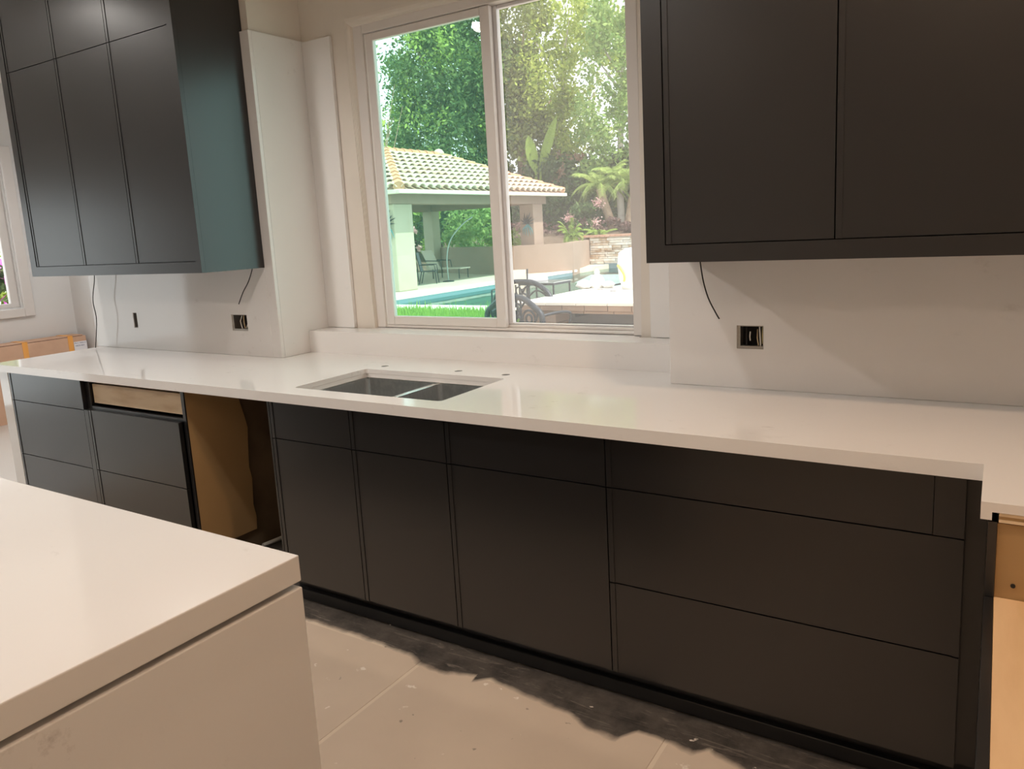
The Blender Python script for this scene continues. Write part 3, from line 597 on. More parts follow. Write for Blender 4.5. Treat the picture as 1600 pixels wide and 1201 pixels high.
ebox(*HOLE_R[:2], *HOLE_R[2:], 'open electrical box with bare wires in the right backsplash', [([(0.28, .9, 0.9), (0.31, .4, 0.5), (0.33, .2, 0.1)], RUBBER, 0.003), ([(0.44, .6, 0.7), (0.45, .2, 0.5), (0.44, .6, 0.32)], WHITEW, 0.0022), ([(0.80, .5, 0.95), (0.84, .2, 0.5), (0.86, .2, 0.08)], WHITEW, 0.0024), ([(0.70, .9, 0.8), (0.72, .4, 0.45), (0.77, .3, 0.12)], COPPER, 0.0022), ([(0.92, .8, 0.9), (0.93, .4, 0.5), (0.93, .5, 0.2)], mat('yellow_wire', (0.45, 0.38, 0.16), 0.5), 0.0045)])
def smooth_path(pts, n=6):
    pts = [Vector(p) for p in pts]; out = []
    P = [pts[0]*2 - pts[1]] + pts + [pts[-1]*2 - pts[-2]]
    for i in range(1, len(P)-2):
        for j in range(n):
            t = j/n; a, b, c, d = P[i-1], P[i], P[i+1], P[i+2]
            out.append(0.5*((2*b) + (c-a)*t + (2*a-5*b+4*c-d)*t*t + (3*b-a-3*c+d)*t**3))
    out.append(pts[-1]); return out
CABLES = 'loose under-cabinet cables'
put('cable', MB().tube(smooth_path([(-4.59, 0.56, 1.3935), (-4.600, 0.56, 1.33), (-4.648, 0.56, 1.21), (-4.640, 0.56, 1.09), (-4.695, 0.56, 0.9175)]), 0.0028, 6), RUBBER, smooth=True, label='thin black cable hanging from the left wall cabinet down to the counter end', cat='cable', group=CABLES)
put('cable', MB().tube(smooth_path([(-3.188, 0.58, 1.3925), (-3.190, 0.58, 1.37), (-3.229, 0.58, 1.309), (-3.278, 0.58, 1.257), (-3.324, 0.58, 1.194)]), 0.0026, 6), RUBBER, smooth=True, label='short dark cable under the right end of the left wall cabinet', cat='cable', group=CABLES)
put('cable', MB().tube(smooth_path([(-0.861, 0.56, 1.3925), (-0.858, 0.56, 1.357), (-0.848, 0.56, 1.292), (-0.831, 0.56, 1.235), (-0.807, 0.56, 1.187), (-0.794, 0.56, 1.165)]), [0.0023]*18+[0.0032]*7+[0.0026]*6 if False else 0.0024, 6), RUBBER, smooth=True, label='curved black cable hanging under the right wall cabinet', cat='cable', group=CABLES)

# ------------------------------------------------------------------ cardboard box in the dining area
cb = thing('cardboard_box', (-7.65, 1.1, 0.0), 'long cardboard carton with orange bands standing on edge beyond the counter end', 'box')
put('carton', BX(-7.75, -7.55, 0.2, 2.015, 0.0, 0.700), CARD, cb, bevel=0.004)
put('flap', BX(-7.755, -7.556, 0.2, 1.99, 0.7045, 0.712), CARD, cb)
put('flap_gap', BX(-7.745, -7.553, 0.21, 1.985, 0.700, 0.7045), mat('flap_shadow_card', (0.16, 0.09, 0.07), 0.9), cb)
for y0 in (0.62, 1.03, 1.438, 1.842):
    put('orange_band', MB().box(-7.5495, -7.5470, y0, y0+0.046, 0.0, 0.715).box(-7.757, -7.547, y0, y0+0.046, 0.7125, 0.715), TAPE, cb)
lab = put('paper_label', BX(-7.5495, -7.5475, 1.893, 2.014, 0.562, 0.650), PAPER, cb)
def text(body, loc, rot, size, material, parent, width=None):
    cu = bpy.data.curves.new('lettering', 'FONT'); cu.body = body; cu.size = size; cu.extrude = 0.0003
    o = bpy.data.objects.new('lettering', cu); COL.objects.link(o); bpy.context.view_layer.update()
    dg = bpy.context.evaluated_depsgraph_get(); me = bpy.data.meshes.new_from_object(o.evaluated_get(dg)); bpy.data.objects.remove(o)
    o = bpy.data.objects.new('lettering', me); COL.objects.link(o); me.materials.clear(); me.materials.append(material)
    if width:
        vx = [v.co.x for v in me.vertices]; k = width/(max(vx)-min(vx))
        for v in me.vertices: v.co.x *= k
    o.parent = parent; o.rotation_euler = rot; o.location = tuple(np.array(loc) - ORIGIN[parent.name]); return o
text('FB-A 1000mm', (-7.5472, 1.898, 0.630), (PI/2, 0, PI/2), 0.017, INK, lab, 0.108)
text('4403S1003', (-7.5472, 1.902, 0.604), (PI/2, 0, PI/2), 0.020, INK, lab, 0.085)

# ================================================================== OUTDOORS
gd = MB()
gd.box(-7.3, 2.5, 1.15, 10.94, YG-0.2, YG)
put('ground_patio', gd, PAVE, kind='structure', label='brownish paved patio outside the window', cat='ground')
put('ground_lawn', BX(-30, -7.3, 2.25, 10.94, YG-0.2, YG-0.02), LAWN, kind='structure', label='lawn soil below the grass', cat='ground')
# far garden bank rising behind the pool walls
V = []; F = []
nx = 26; YR = [12, 14, 16, 18, 20, 22, 24, 26, 27.95, 28.1, 30, 32.5, 35, 38, 44]; ny = len(YR)
for j in range(ny):
    for i in range(nx):
        x = -44 + 46*i/(nx-1); y = YR[j]
        dist = max(0.0, max(y - 28.0, (-22.0 - x)))
        z = -0.25 if dist <= 0 else min(0.95 + 0.10*dist, 2.4)
        V.append((x, y, z + 0.06*math.sin(x*1.7)*math.cos(y*1.3)*(dist > 0)))
for j in range(ny-1):
    for i in range(nx-1):
        xm = -44 + 46*(i+0.5)/(nx-1); ym = (YR[j]+YR[j+1])/2
        if -21.9 < xm and ym < 28.0: continue
        F.append((j*nx+i, j*nx+i+1, (j+1)*nx+i+1, (j+1)*nx+i))
b = MB(); b.v = V; b.f = F
put('ground_bank', b, SOIL, kind='structure', label='brown planted bank rising behind the pool walls', cat='ground', smooth=True)

# pool, coping and deck
pool = thing('swimming_pool', (-8, 18, -1.6), 'teal swimming pool with pale coping beyond the lawn', 'pool')
PP = [(-13.8, 11.9), (-2.5, 11.9), (-2.5, 27.6), (-15.1, 27.6), (-13.8, 23.5)]
put('basin', MB().prism([(-14.1, 11.6), (-2.2, 11.6), (-2.2, 27.6), (-14.8, 27.6), (-14.1, 24.5)], -1.7, -1.6), POOLW, pool)
put('basin_wall', BX(-14.1, -13.8, 11.9, 23.5, -1.6, -0.19), POOLW, pool)
put('bench_step', BX(-13.8, -13.1, 11.9, 23.0, -1.6, -0.55), mat('pale_pool_step', (0.26, 0.40, 0.35), 0.6), pool, label='pale underwater bench')
put('waterline_tile', MB().box(-13.8, -13.77, 11.9, 23.6, -0.42, -0.19).box(-14.9, -2.5, 27.55, 27.6, -0.5, -0.12), mat('blue_waterline_tile', (0.16, 0.26, 0.30), 0.3), pool)
wm = bpy.data.materials.new('pool_water'); wm.use_nodes = True; nt = wm.node_tree
for n in list(nt.nodes): nt.nodes.remove(n)
o_ = nt.nodes.new('ShaderNodeOutputMaterial'); t_ = nt.nodes.new('ShaderNodeBsdfTransparent'); t_.inputs['Color'].default_value = (0.45, 0.66, 0.62, 1)
g_ = nt.nodes.new('ShaderNodeBsdfGlossy'); g_.inputs['Roughness'].default_value = 0.03; f_ = nt.nodes.new('ShaderNodeFresnel'); f_.inputs['IOR'].default_value = 1.33
w_ = nt.nodes.new('ShaderNodeTexNoise'); w_.inputs['Scale'].default_value = 1.6; tcw = nt.nodes.new('ShaderNodeTexCoord'); nt.links.new(tcw.outputs['Object'], w_.inputs['Vector'])
bw = nt.nodes.new('ShaderNodeBump'); bw.inputs['Strength'].default_value = 0.05; bw.inputs['Distance'].default_value = 0.05; nt.links.new(w_.outputs['Fac'], bw.inputs['Height'])
nt.links.new(bw.outputs['Normal'], g_.inputs['Normal']); nt.links.new(bw.outputs['Normal'], f_.inputs['Normal'])
x_ = nt.nodes.new('ShaderNodeMixShader'); mf_ = nt.nodes.new('ShaderNodeMath'); mf_.operation = 'MULTIPLY'; mf_.inputs[1].default_value = 0.38; nt.links.new(f_.outputs[0], mf_.inputs[0]); nt.links.new(mf_.outputs[0], x_.inputs[0]); nt.links.new(t_.outputs[0], x_.inputs[1]); nt.links.new(g_.outputs[0], x_.inputs[2]); nt.links.new(x_.outputs[0], o_.inputs['Surface'])
b = MB(); b.add([(x, y, -0.33) for x, y in PP], [tuple(range(5))]); put('water', b, wm, pool)
for k in range(26):
    put('coping_stone', BX(-20.0+0.7*k+0.006, -20.0+0.7*(k+1)-0.006, 10.95, 11.93, YG-0.1, YG+0.015), COPING, pool)
for k in range(20):
    put('coping_stone', BX(-14.15, -13.76, 11.94+0.6*k+0.006, 11.94+0.6*(k+1)-0.006, YG-0.06, YG+0.015), COPING, pool)
put('ground_deck', BX(-24, -14.16, 11.94, 27.6, YG-0.3, YG), DECK, kind='structure', label='pale deck between the pool and the garden pavilion', cat='ground')

# lawn blades
n = 11000
bx = rng.uniform(-13.0, -7.35, n); by = rng.uniform(8.6, 10.9, n); h = rng.uniform(0.07, 0.17, n)*(1 + 0.8*(rng.random(n) < 0.06)); a = rng.uniform(0, 2*PI, n)
w = 0.012; dx = np.cos(a)*w; dy = np.sin(a)*w; lx = rng.normal(0, 0.035, n); ly = rng.normal(0, 0.035, n)
P0 = np.stack([bx-dx, by-dy, np.full(n, YG-0.02)], 1); P1 = np.stack([bx+dx, by+dy, np.full(n, YG-0.02)], 1)
P2 = np.stack([bx+dx*0.2+lx, by+dy*0.2+ly, YG-0.02+h], 1); P3 = np.stack([bx-dx*0.2+lx, by-dy*0.2+ly, YG-0.02+h], 1)
put_arrays('lawn_grass', np.stack([P0, P1, P2, P3], 1).reshape(-1, 3), np.arange(4*n).reshape(-1, 4), LF_GRASS, label='bright green grass of the lawn in front of the pool', cat='grass', kind='stuff')

# ------------------------------------------------------------------ pavilion
pv = thing('garden_pavilion', (-17.85, 19.65, YG), 'open garden pavilion with a hipped clay tile roof beside the pool', 'pavilion')
EX, EY0, EY1, HW = -14.5, 14.85, 24.45, 3.35
RZ, EZ = 4.28, 2.80
SLP = math.hypot(HW, RZ-EZ)
under = MB().add([(EX, EY0, EZ), (EX, EY1, EZ), (EX-2*HW, EY1, EZ), (EX-2*HW, EY0, EZ), (EX-HW, EY0+HW, RZ), (EX-HW, EY1-HW, RZ),
                  (EX, EY0, EZ-0.06), (EX, EY1, EZ-0.06), (EX-2*HW, EY1, EZ-0.06), (EX-2*HW, EY0, EZ-0.06)],
                 [(0,1,5,4),(1,2,5),(2,3,4,5),(3,0,4),(0,6,7,1),(1,7,8,2),(2,8,9,3),(3,9,6,0),(6,9,8,7)])
put('roof_deck', under, mat('roof_underlay', (0.42, 0.28, 0.20), 0.9), pv)
# barrel tiles: (slope frame) s = along eave, t = up slope
def tile_mesh(L, r0, r1, thick=0.02, seg=6):
    mb = MB()
    for (y, r, z) in ((0, r0, 0.055), (L, r1, 0.0)):
        for k in range(seg+1):
            q = PI*k/seg; mb.v.append((r*math.cos(q), y, z + r*0.8*math.sin(q)))
        for k in range(seg+1):
            q = PI*k/seg; mb.v.append(((r-thick)*math.cos(q), y, z + (r-thick)*0.8*math.sin(q)))
    n_ = seg+1
    for k in range(seg):
        mb.f.append((k, k+1, 2*n_+k+1, 2*n_+k))
        mb.f.append((k+1, k, n_+k, n_+k+1))
    mb.f.append((0, 2*n_, 3*n_, n_)); mb.f.append((seg, n_+seg, 3*n_+seg, 2*n_+seg))
    for k in range(seg): mb.f.append((n_+k, n_+k+1, 3*n_+k+1, 3*n_+k)[::-1])
    return mb.mesh('roof_tile')
PIT = (EY1-EY0)/26; ROWS = 9; RL = SLP/ROWS
tmA = tile_mesh(RL*1.10, PIT*0.44, PIT*0.31, 0.035); tmA.materials.append(TILEA)
tmB = tmA.copy(); tmB.materials.clear(); tmB.materials.append(TILEB)
def place_tiles(origin, along, up_h, n_cols, pitch, length):
    up = Vector((up_h[0]*HW, up_h[1]*HW, RZ-EZ)).normalized(); al = Vector((along[0], along[1], 0)); nm = al.cross(up)
    if nm.z < 0: nm = -nm; al_m = -al
    else: al_m = al
    R = Matrix((al_m, up, nm)).transposed().to_4x4()
    for r in range(ROWS):
        inset = HW*(r+0.25)/ROWS
        for c in range(n_cols):
            s = (c+0.5)*pitch
            if s < inset or s > length-inset: continue
            p = Vector((origin[0], origin[1], EZ)) + al*s + up*(r*RL - 0.05) + nm*(0.015 + 0.006*random.random())
            o = bpy.data.objects.new('roof_tile', tmB if random.random() < 0.22 else tmA); COL.objects.link(o); o.parent = pv
            M_ = R.copy(); M_.translation = p - Vector(pv.location); o.matrix_local = M_
place_tiles((EX, EY0), (0, 1), (-1, 0), 26, PIT, EY1-EY0)
place_tiles((EX-2*HW, EY0), (1, 0), (0, 1), 18, 2*HW/18, 2*HW)
RIDGE = mat('ridge_terracotta', (0.50, 0.25, 0.14), 0.8, noise=(3, (0.56, 0.33, 0.20), 0.4, 0.7))
def hip(p0, p1, k):
    p0 = Vector(p0); p1 = Vector(p1); d = (p1-p0)
    for i in range(k):
        a = p0 + d*(i/k); b_ = p0 + d*((i+1.12)/k)
        put('ridge_tile', MB().tube([a, b_], [0.17, 0.13], 8), RIDGE, pv)
hip((EX, EY0, EZ+0.05), (EX-HW, EY0+HW, RZ+0.04), 11); hip((EX, EY1, EZ+0.05), (EX-HW, EY1-HW, RZ+0.04), 11); hip((EX-HW, EY0+HW, RZ+0.04), (EX-HW, EY1-HW, RZ+0.04), 7)
put('ridge_finial', MB().lathe([(0.16, RZ+0.05), (0.2, RZ+0.16), (0.12, RZ+0.27), (0.03, RZ+0.3)], EX-HW, EY1-HW, 10), TILEA, pv, smooth=True)
put('gutter', MB().box(EX-0.02, EX+0.10, EY0-0.1, EY1+0.1, EZ-0.13, EZ-0.01).box(EX-2*HW, EX-0.02, EY0-0.1, EY0+0.02, EZ-0.13, EZ-0.01), GUTTER, pv, bevel=0.02)
put('beam', MB().box(-15.55, -15.05, 15.1, 24.0, 2.42, 2.72).box(-20.9, -20.4, 15.1, 24.0, 2.42, 2.72).box(-20.4, -15.55, 15.1, 15.5, 2.42, 2.72).box(-20.4, -15.55, 23.6, 24.0, 2.42, 2.72), STUCCO, pv)
put('soffit', BX(EX-2*HW+0.1, EX-0.02, EY0+0.05, EY1-0.05, 2.722, 2.735), STUCCO, pv)
put('column', BX(-15.85, -15.08, 15.2, 16.05, YG, 2.419), CREAMST, pv, bevel=0.03)
put('column', BX(-15.60, -14.98, 22.9, 23.6, YG, 2.419), STUCCO, pv, bevel=0.03)
put('column', BX(-20.8, -20.3, 23.5, 24.0, YG, 2.419), CREAMST, pv, bevel=0.02)
put('column', BX(-20.8, -20.2, 15.2, 15.9, YG, 2.419), CREAMST, pv, bevel=0.02)
# spiky wall ornaments on the columns
def ornament(cx, cy, z0, label):
    t = thing('wall_ornament', (cx, cy, z0), label, 'wall ornament', 'spiky wall ornaments on the pavilion columns')
    b = MB()
    for k in range(9):
        q = -PI/2 + PI*k/8; L_ = 0.34 if k % 2 else 0.27
        b.tube([(cx, cy-0.06, z0+0.5), (cx+0.5*L_*math.sin(q), cy-0.13, z0+0.5+0.6*L_*math.cos(q)), (cx+L_*math.sin(q), cy-0.05, z0+0.5+L_*math.cos(q)*1.25)], [0.028, 0.024, 0.008], 5)
    put('spikes', b, IRON, t)
    b = MB()
    for k in range(5):
        q = -0.8 + 1.6*k/4
        b.tube([(cx, cy-0.06, z0+0.48), (cx+0.26*math.sin(q), cy-0.12, z0+0.30), (cx+0.30*math.sin(q), cy-0.05, z0+0.02+0.1*abs(q))], [0.024, 0.022, 0.008], 5)
    put('hanging_leaves', b, TURQ, t); put('hook_plate', MB().box(cx-0.05, cx+0.05, cy-0.06, cy-0.001, z0+0.4, z0+0.6), IRON, t)
ornament(-15.30, 15.2, 1.35, 'spiky turquoise ornament on the near left pavilion column')
ornament(-15.22, 22.9, 1.20, 'spiky dark blue ornament on the far right pavilion column')

# curved stucco wall, facet and stone fountain wall
arc = [(-21.5, 24.6), (-19.5, 23.5), (-17.6, 22.6), (-16.5, 22.25), (-15.7, 22.2), (-15.0, 22.5), (-14.3, 23.0), (-13.72, 23.56)]
sm = [(p.x, p.y) for p in smooth_path([(x, y, 0) for x, y in arc], 5)]
back = []
for i, p in enumerate(sm):
    q0 = sm[max(i-1, 0)]; q1 = sm[min(i+1, len(sm)-1)]; d = Vector((q1[0]-q0[0], q1[1]-q0[1])).normalized(); back.append((p[0] - d.y*0.3, p[1] + d.x*0.3))
gw = thing('garden_wall', (-16.5, 23.5, -0.6), 'low curved tan stucco wall behind the pool deck', 'wall')
nw = len(sm); b = MB(); b.v = [(x, y, -0.2) for x, y in sm] + [(x, y, 0.90) for x, y in sm] + [(x, y, 0.90) for x, y in back] + [(x, y, -0.2) for x, y in back]
for i in range(nw-1):
    for k in range(3): b.f.append((k*nw+i, k*nw+i+1, (k+1)*nw+i+1, (k+1)*nw+i))
b.f.append((nw-1, 4*nw-1, 3*nw-1, 2*nw-1)); b.f.append((0, nw, 2*nw, 3*nw))
put('curved_wall', b, STUCCO, gw)
put('wall_facet', MB().prism([(-13.72, 23.57), (-15.05, 27.55), (-15.45, 27.55), (-14.1, 23.4)], -0.6, 0.905), STUCCO, gw)
b = MB().add([(x, y, 0.901) for x, y in sm] + [(x, y, 0.901) for x, y in back] , [(i, i+1, nw+i+1, nw+i) for i in range(nw-1)])
sw = thing('stone_fountain_wall', (-12, 27.8, -0.6), 'sunlit stacked stone wall with a brick cap at the far end of the pool', 'wall')
put('wall_core', BX(-15.3, -6.0, 27.75, 28.1, -0.6, 1.0), SOIL, sw)
z = -0.30
while z < 0.97:
    hh = random.uniform(0.07, 0.13); x = -15.06 - random.random()*0.2
    while x < -11.6:
        L_ = random.uniform(0.28, 0.62); pr = random.uniform(0.0, 0.10)
        put('stone', BX(max(x, -15.06)+0.008, x+L_-0.008, 27.62-pr, 27.75, z+0.006, min(z+hh, 1.0)-0.006), STONE1 if random.random() < 0.68 else STONE2, sw); x += L_
    z += hh
put('far_stonework', BX(-11.5, -6.0, 27.66, 27.75, -0.3, 1.0), STONE1, sw)
for k in range(24):
    put('brick', BX(-15.5+0.24*k+0.006, -15.5+0.24*(k+1)-0.006, 27.52, 28.0, 1.002, 1.09), BRICK, sw)

# ------------------------------------------------------------------ plants
def crown(blobs, n, size, flat=0.0, shell=0.55):
    """blobs: (x,y,z,rx,ry,rz,weight). returns quads scattered in clumps over the blobs"""
    w_ = np.array([b_[6] for b_ in blobs], float); w_ /= w_.sum(); out = []
    for b_, k in zip(blobs, rng.multinomial(n, w_)):
        nc = max(4, int(k/90)); c = rng.normal(size=(nc, 3)); c /= np.linalg.norm(c, axis=1)[:, None]; c *= (shell + (1-shell)*rng.random((nc, 1)))
        idx = rng.integers(0, nc, k); p = c[idx] + rng.normal(0, 0.13, (k, 3))
        out.append(p*np.array(b_[3:6]) + np.array(b_[:3]))
    P = np.concatenate(out); n = len(P)
    u = rng.normal(size=(n, 3)); u /= np.linalg.norm(u, axis=1)[:, None]; v = rng.normal(size=(n, 3)); v -= u*(u*v).sum(1)[:, None]; v /= np.linalg.norm(v, axis=1)[:, None]
    s_ = size*(0.6 + 0.8*rng.random((n, 1)))
    Q = np.stack([P - u*s_, P - v*s_*0.5, P + u*s_, P + v*s_*0.5], 1).reshape(-1, 3)
    return Q, np.arange(4*n).reshape(-1, 4)
def tree(name, loc, h_trunk, r, blobs, n, size, lm, bark, label, cat, group=None, extra=None, lean=(0, 0), shell=0.55):
    t = thing(name, loc, label, cat, group)
    Q, Fq = crown(blobs, n, size, shell=shell)
    put_arrays('foliage', Q, Fq, lm, t, kind='stuff')
    if r:
        x, y, z = loc
        b = MB().tube([(x, y, z-0.1), (x+lean[0]*0.4, y+lean[1]*0.4, z+h_trunk*0.5), (x+lean[0], y+lean[1], z+h_trunk)], [r, r*0.75, r*0.4], 8)
        for k in range(5):
            q = 2*PI*k/5 + 0.4; zz = z + h_trunk*(0.5+0.09*k)
            b.tube([(x+lean[0]*0.6, y+lean[1]*0.6, zz), (x+lean[0]*0.8+1.6*math.cos(q), y+lean[1]*0.8+1.6*math.sin(q), zz+h_trunk*0.22)], [r*0.4, r*0.12], 5)
        put('trunk', b, bark, t, smooth=True)
    if extra:
        Q, Fq = crown(extra[0], extra[1], size, shell=shell); put_arrays('sunlit_foliage', Q, Fq, extra[2], t, kind='stuff', label='brighter yellow-green leaves that paint sunlight onto the crown')  # second, brighter leaf colour puts sunlit highlights into the crown
    return t
tree('evergreen_tree', (-26, 32.3, 1.6), 10, 0.3, [(-26.0, 32.3, 6.2, 3.2, 3.2, 3.0, 1.1), (-26.1, 32.3, 9.8, 2.9, 2.9, 3.0, 1.0), (-25.5, 32.5, 13.2, 2.7, 2.7, 2.6, 0.8), (-23.4, 33.2, 8.5, 2.0, 2.0, 3.5, 0.6)], 42000, 0.115, LF_EVER, BARK,
     'dense dark green evergreen tree behind the pavilion, in the left pane', 'tree', extra=([(-26.0, 31.2, 6.8, 3.2, 2.4, 2.8, 1), (-25.8, 31.2, 11, 2.6, 2.2, 3, 0.6)], 4200, LF_LIME))
tree('tall_tree', (-22.5, 34.2, 1.8), 9, 0.28, [(-23.0, 34.0, 8.5, 2.3, 2.2, 3.6, 1), (-22.4, 34.2, 12.8, 2.3, 2.2, 2.8, 0.8), (-22.0, 34.2, 5.6, 2.6, 2.2, 2.0, 0.6)], 14500, 0.13, LF_OLIVE, BARK,
     'olive green tall tree just right of the window bar', 'tree', lean=(0.2, 0.4))
tree('tall_tree', (-20.3, 34.6, 1.9), 9, 0.22, [(-20.6, 34.4, 8.8, 2.1, 2.0, 3.1, 1), (-19.2, 34.8, 6.6, 1.8, 1.8, 2.2, 0.6), (-18.6, 35, 11.2, 2.0, 2.0, 2.3, 0.7)], 10500, 0.125, LF_YEL, PALEBARK,
     'yellow-green airy tree in the middle of the right pane', 'tree', lean=(0.6, 0.2))
tree('tall_tree', (-16.2, 33.2, 2.0), 8.5, 0.2, [(-16.8, 32.8, 6.0, 1.9, 1.8, 2.4, 0.9), (-16.2, 32.9, 9.2, 1.9, 1.8, 2.6, 0.9), (-15.0, 33.2, 7.0, 1.6, 1.6, 3.2, 0.6), (-15.6, 33.4, 12.2, 2.2, 2.0, 1.8, 0.5)], 9500, 0.12, LF_MID, PALEBARK,
     'mid green small-leaved tree at the right of the right pane above the palms', 'tree', lean=(0.3, 0.5))
b = MB()
random.seed(3)
tw = thing('bare_shrub', (-20.4, 21.2, 2.0) if False else (-24.6, 24.4, 0.4), 'thin bare-stemmed shrub with sparse yellow leaves at the left pane edge', 'shrub')
for k in range(16):
    q = random.uniform(-0.25, 0.35); b.tube([(-24.6, 24.4, 0.4), (-24.8+q*3, 24.4+q*2, 4.0+random.random()), (-25.2+q*6+random.uniform(-.4,.4), 24.2+q*4, 6.2+random.uniform(0, 3.4))], [0.05, 0.03, 0.012], 4)
put('stems', b, BARK, tw)
Q, Fq = crown([(-24.6, 24.6, 5.4, 1.9, 1.4, 1.5, 1), (-24.2, 24.8, 4.4, 1.6, 1.4, 1.0, 1)], 1700, 0.13, shell=0.1); put_arrays('foliage', Q, Fq, LF_YEL, tw, kind='stuff')
# hedges and shrubs
def bush(name, loc, blobs, n, size, lm, label, cat='shrub', extra=None, group=None, shell=0.55):
    t = thing(name, loc, label, cat, group); Q, Fq = crown(blobs, n, size, shell=shell); put_arrays('foliage', Q, Fq, lm, t, kind='stuff')
    if extra: Q, Fq = crown(extra[0], extra[1], extra[3], shell=0.8); put_arrays('blossom', Q, Fq, extra[2], t, kind='stuff')
    return t
hb = [(x, 33.0 + 0.4*math.sin(x), 2.9, 1.7, 1.0, 2.1, 1) for x in np.arange(-23.5, -10, 1.6)]
hd = bush('hedge', (-17, 33, 1.3), hb, 19000, 0.13, LF_HEDGE, 'long dark green hedge on the bank behind the palms', 'hedge', shell=0.75)
HCORE = mat('hedge_core_fill', (0.045, 0.06, 0.035), 0.95, noise=(3, (0.09, 0.11, 0.06), 0.4, 0.6))  # solid dark boxes added inside the hedges to close the sky gaps
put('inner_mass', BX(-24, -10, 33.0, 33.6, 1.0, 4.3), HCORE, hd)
hb = [(-24.2 + 0.3*math.sin(y), y, 1.9, 1.2, 1.8, 2.0, 1) for y in np.arange(22.5, 33, 1.5)]
hd = bush('hedge', (-24.2, 27, 0.9), hb, 11000, 0.13, LF_HEDGE, 'dark green hedge seen through the open pavilion', 'hedge', shell=0.75)
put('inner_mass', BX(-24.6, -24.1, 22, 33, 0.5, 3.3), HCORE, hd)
bush('ground_cover', (-17.5, 29.6, 1.0), [(x, 29.9, 1.45, 1.2, 1.3, 0.38, 1) for x in np.arange(-21, -12, 1.5)], 4200, 0.09, LF_PURP, 'dull purple low ground cover on the bank behind the wall', 'ground cover')
bush('flowering_shrub', (-16.1, 29.1, 1.2), [(-16.0, 29.1, 1.9, 1.0, 0.8, 0.8, 1)], 1300, 0.10, LF_HEDGE, 'round shrub with pale pink flowers left of the palms', extra=([(-16.0, 28.9, 2.1, 1.0, 0.8, 0.8, 1)], 420, LF_PINK, 0.05))
bush('leafy_shrub', (-19.0, 25.6, 0.5), [(-19.2, 25.4, 1.5, 1.5, 0.9, 1.1, 1), (-20.4, 26.2, 1.9, 1.3, 1.0, 1.4, 1)], 3200, 0.10, LF_MID, 'grey-green bushy shrub behind the pavilion, beside the window bar')
bush('leafy_shrub', (-17.2, 24.4, 0.5), [(-17.2, 24.4, 1.05, 0.9, 0.6, 0.4, 1)], 900, 0.08, LF_FERN, 'low yellow-green plants just above the curved wall')
bush('lime_shrub', (-24.0, 27.4, 0.9), [(-23.0, 26.4, 2.6, 0.8, 0.8, 0.75, 1)], 700, 0.15, LF_LIME, 'bright lime green shrub high behind the pavilion chairs', shell=0.3)
bush('lime_shrub', (-22.6, 25.9, 0.6), [(-22.5, 25.7, 1.1, 0.45, 0.5, 0.7, 1)], 900, 0.09, LF_LIME, 'small lime green upright shrub beside the rear pavilion column')
bush('flowering_shrub', (-23.0, 25.5, 0.6), [(-23.0, 25.5, 1.2, 0.6, 0.6, 0.5, 1)], 500, 0.08, LF_HEDGE, 'small shrub with pale pink flowers left of the rear column', extra=([(-22.9, 25.3, 1.3, 0.6, 0.6, 0.5, 1)], 120, LF_PINK, 0.08))
bush('rusty_shrub', (-19.2, 33.1, 2.0), [(-19.0, 33.6, 4.6, 0.9, 0.8, 0.9, 1), (-19.2, 33.4, 3.4, 0.8, 0.8, 0.8, 0.4)], 1100, 0.12, LF_RUST, 'rust coloured shrub above the right end of the pavilion roof')
def frond(b, base, az, L_, rise, droop, width, nleaf):
    """arching feather frond: rachis and leaflet quads"""
    pts = []
    for i in range(9):
        t = i/8; rr = L_*t; zz = rise*t*2.0 - droop*t*t*2.2
        pts.append((base[0]+rr*math.cos(az), base[1]+rr*math.sin(az), base[2]+zz))
    b.tube(pts, [0.02]*8+[0.006], 4)
    for i in range(nleaf):
        t = 0.12 + 0.88*i/nleaf; k = t*8; j = min(int(k), 7); f = k-j
        p = Vector(pts[j]).lerp(Vector(pts[j+1]), f); d = (Vector(pts[j+1])-Vector(pts[j])).normalized()
        for sd in (-1, 1):
            s_ = Vector((-math.sin(az), math.cos(az), 0))*sd; wl_ = width*(1-0.6*abs(t-0.4))
            tip = p + s_*wl_*0.8 + d*wl_*0.7 + Vector((0, 0, -wl_*0.45)); o_ = d*0.025
            b.add([tuple(p-o_), tuple(p+o_), tuple(tip+o_*0.3), tuple(tip-o_*0.3)], [(0, 1, 2, 3)])
def palm(base, top, r, bark, label, seed, nf=26, L_=1.45):
    random.seed(seed); t = thing('palm_tree', base, label, 'palm tree', 'small palms behind the fountain wall')
    p0 = Vector(base); p1 = Vector(top); pts = [p0 + Vector((0, 0, -0.2)), p0.lerp(p1, 0.35) + Vector((0.04, 0, 0)), p0.lerp(p1, 0.7), p1]
    put('trunk', MB().tube(smooth_path(pts, 4), r, 9), bark, t, smooth=True)
    b = MB()
    for k in range(nf):
        az = 2*PI*k/nf*2.618 + random.uniform(-.2, .2); lv = k/nf
        frond(b, (p1.x, p1.y, p1.z), az, L_*random.uniform(0.8, 1.05), L_*(0.70-0.42*lv), L_*(0.26+0.34*lv), 0.30, 20)
    put('fronds', b, LF_PALM, t, kind='stuff')
palm((-15.35, 30.6, 1.1), (-15.85, 30.4, 3.15), 0.20, BARK, 'leftmost small palm with a rough leaning brown trunk', 1)
palm((-15.25, 31.2, 1.1), (-15.2, 31.2, 3.4), 0.17, PALEBARK, 'middle palm with a smooth pale grey upright trunk', 2)
palm((-14.85, 30.8, 1.1), (-14.4, 31.0, 3.2), 0.16, BARK, 'rightmost palm leaning right beside the window frame', 3)
